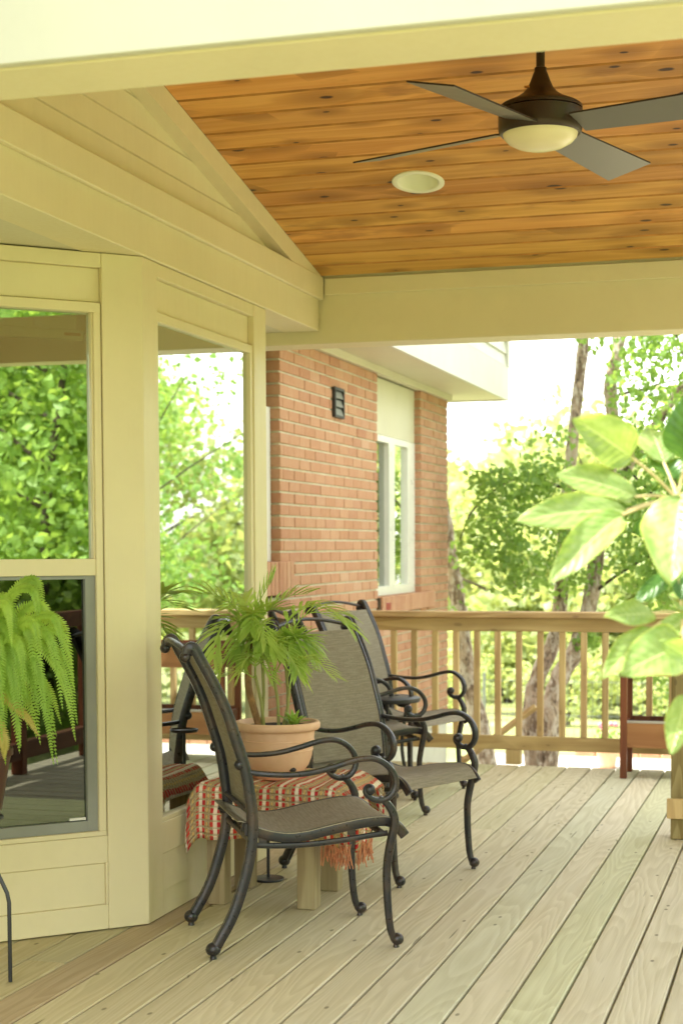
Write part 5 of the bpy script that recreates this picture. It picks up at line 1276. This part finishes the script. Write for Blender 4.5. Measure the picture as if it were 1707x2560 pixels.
shr = [(-5.6, 24, 1.3, 1.2), (-4.2, 27, 1.5, 1.3), (-3.3, 22.5, 1.0, .9), (-2.0, 25, 1.5, 1.4), (-.6, 22, 1.1, 1.0), (.6, 24, 1.5, 1.3), (-7.0, 31, 1.6, 1.6), (-5.4, 33, 1.9, 1.7), (2.2, 22, 1.2, 1.1), (-3.5, 31, 1.8, 1.6)]
slab = ['pale shrub right of the leaning birch trunk', 'pale shrub between the two birches', 'low shrub left of the twin birch', 'rounded shrub behind the twin birch', 'low shrub behind the right balusters', 'rounded shrub behind the planter stand', 'pale shrub below the blue house windows', 'tall pale shrub right of the blue house', 'low shrub beyond the right edge', 'tall pale shrub far behind the twin birch']
for i, (x, y, h, r_) in enumerate(shr):
    gz_ = -0.9-min(2.6, max(0, y-18)*.08)
    s_ = thing('shrub', slab[i], 'shrub', (x, y, gz_), 0, G4)
    adopt(leaf_cloud('foliage', blob_points(clumpy((x, y, gz_+h*.55), (r_*.85, r_*.85, h*.42), 16, 110, r_*.4, .8)), .085, 'leaf_lime', None, .2, .8), s_)
    adopt(limb([(x, y, gz_-.05), (x+.05, y, gz_+h*.6)], .04, .015, 3).build('stem', 'darkbark', None, True), s_)

# pale blue house far off
fh = thing('neighbour_house', 'pale blue-grey house seen far off through the birch leaves', 'house', (-7.9, 50, -3.5))
HM = facet((-10.35, 49.1), (0.96, 0.28))
fq = lambda o: adopt(o, fh)
fq(MB().obox(HM, (0, -6, -3.6), (5.2, 0, 1.35)).build('wall', 'bluesiding'))
fq(MB().obox(HM, (-.3, -6.3, 1.352), (5.5, 0.35, 1.5)).build('eave', 'white'))
rf = MB(); pr = [(-.3, -6.3, 1.502), (5.5, -6.3, 1.502), (5.5, .35, 1.502), (-.3, .35, 1.502), (1.6, -3, 2.9), (3.6, -3, 2.9)]
rf.add([tuple(HM @ Vector(p)) for p in pr], [(0, 1, 5, 4), (1, 2, 5), (2, 3, 4, 5), (3, 0, 4), (0, 3, 2, 1)]); fq(rf.build('roof', 'bluesiding'))
for u, a, b in ((0.42, .14, .46), (.72, .14, .42), (1.42, .02, .46), (2.3, .1, .5)):
    w = empty('window'); fq(w); MB().obox(HM, (u, 0.002, a-.03), (u+.30, .03, b+.03)).build('window_frame', 'white', w); MB().obox(HM, (u+.03, 0.031, a), (u+.27, .04, b)).build('pane', 'darkpane', w)
fq(MB().obox(HM, (-.02, .002, -.62), (5.2, .05, -.55)).build('band_board', 'white'))

# wire fence, flower pots, brick edging, stair handrail beyond the deck
fe = thing('wire_fence', 'thin dark wire garden fence seen between the balusters', 'fence', (-1.2, 17.0, -0.9))
pk = MB()
for k in range(110): pk.box((-2.2+k*.065-.002, -.002, 0), (-2.2+k*.065+.002, .002, .74))
o = pk.build('picket', 'wire', fe); o['kind'] = 'stuff'
for z in (.72, .36, .05): box('wire_rail', (-2.2, -.006, z), (5.0, .006, z+.006), 'wire', fe)
for k in range(4): box('post', (-2.2+k*2.35, -.02, -.05), (-2.17+k*2.35, .01, .80), 'wire', fe)
ed = thing('brick_edging', 'low reddish brick edging along the patio far side', 'edging', (0, 16.25, -0.9))
eme = MB().box((-.1, -.05, 0), (.1, .05, .10), .004).mesh('brick', 'brick')
for k in range(24): inst('brick', eme, (-2.2+k*.215, 0, 0.03), ed, rot=(0, 0, random.uniform(-.03, .03)))
for i, (x, y, s_) in enumerate(((-1.88, 15.4, 1.0), (-1.05, 15.7, .9))):
    p = thing('flower_pot', ['terracotta flower pot with pink blooms under the right rail', 'smaller terracotta flower pot nearer the planter stand'][i], 'pot', (x, y, -.859), 0, 'flower pots on the patio')
    MB().lathe([(.001, 0), (.075*s_, 0), (.10*s_, .16*s_), (.112*s_, .162*s_), (.112*s_, .20*s_), (.1*s_, .2*s_), (.095*s_, .17*s_), (.001, .17*s_)], 24, cap=False).build('pot_body', 'terra', p, True)
    fo = leaf_cloud('foliage', blob_points([((0, 0, .28*s_), (.13*s_, .13*s_, .12*s_), 160)]), .045, 'leaf_birch', p, .1, .8)
    if i == 0:
        for k in range(7): MB().ball((random.uniform(-.09, .09), random.uniform(-.1, .05), .36+random.uniform(0, .06)), .022, 6).build('flower', 'pink', p, True)
hr = thing('stair_handrail', 'pale sloping handrail board seen through the balusters', 'handrail', (-1.95, 10.5, -0.9))
hb = MB().tube([(.20, 0, 1.10), (-.42, 0, .62)], .022, 4); hb.build('handrail_board', 'railx', hr)
for x in (-.3,): box('post', (x-.02, .04, 0), (x+.02, .08, 1.02+x*.8-.03), 'railz', hr)
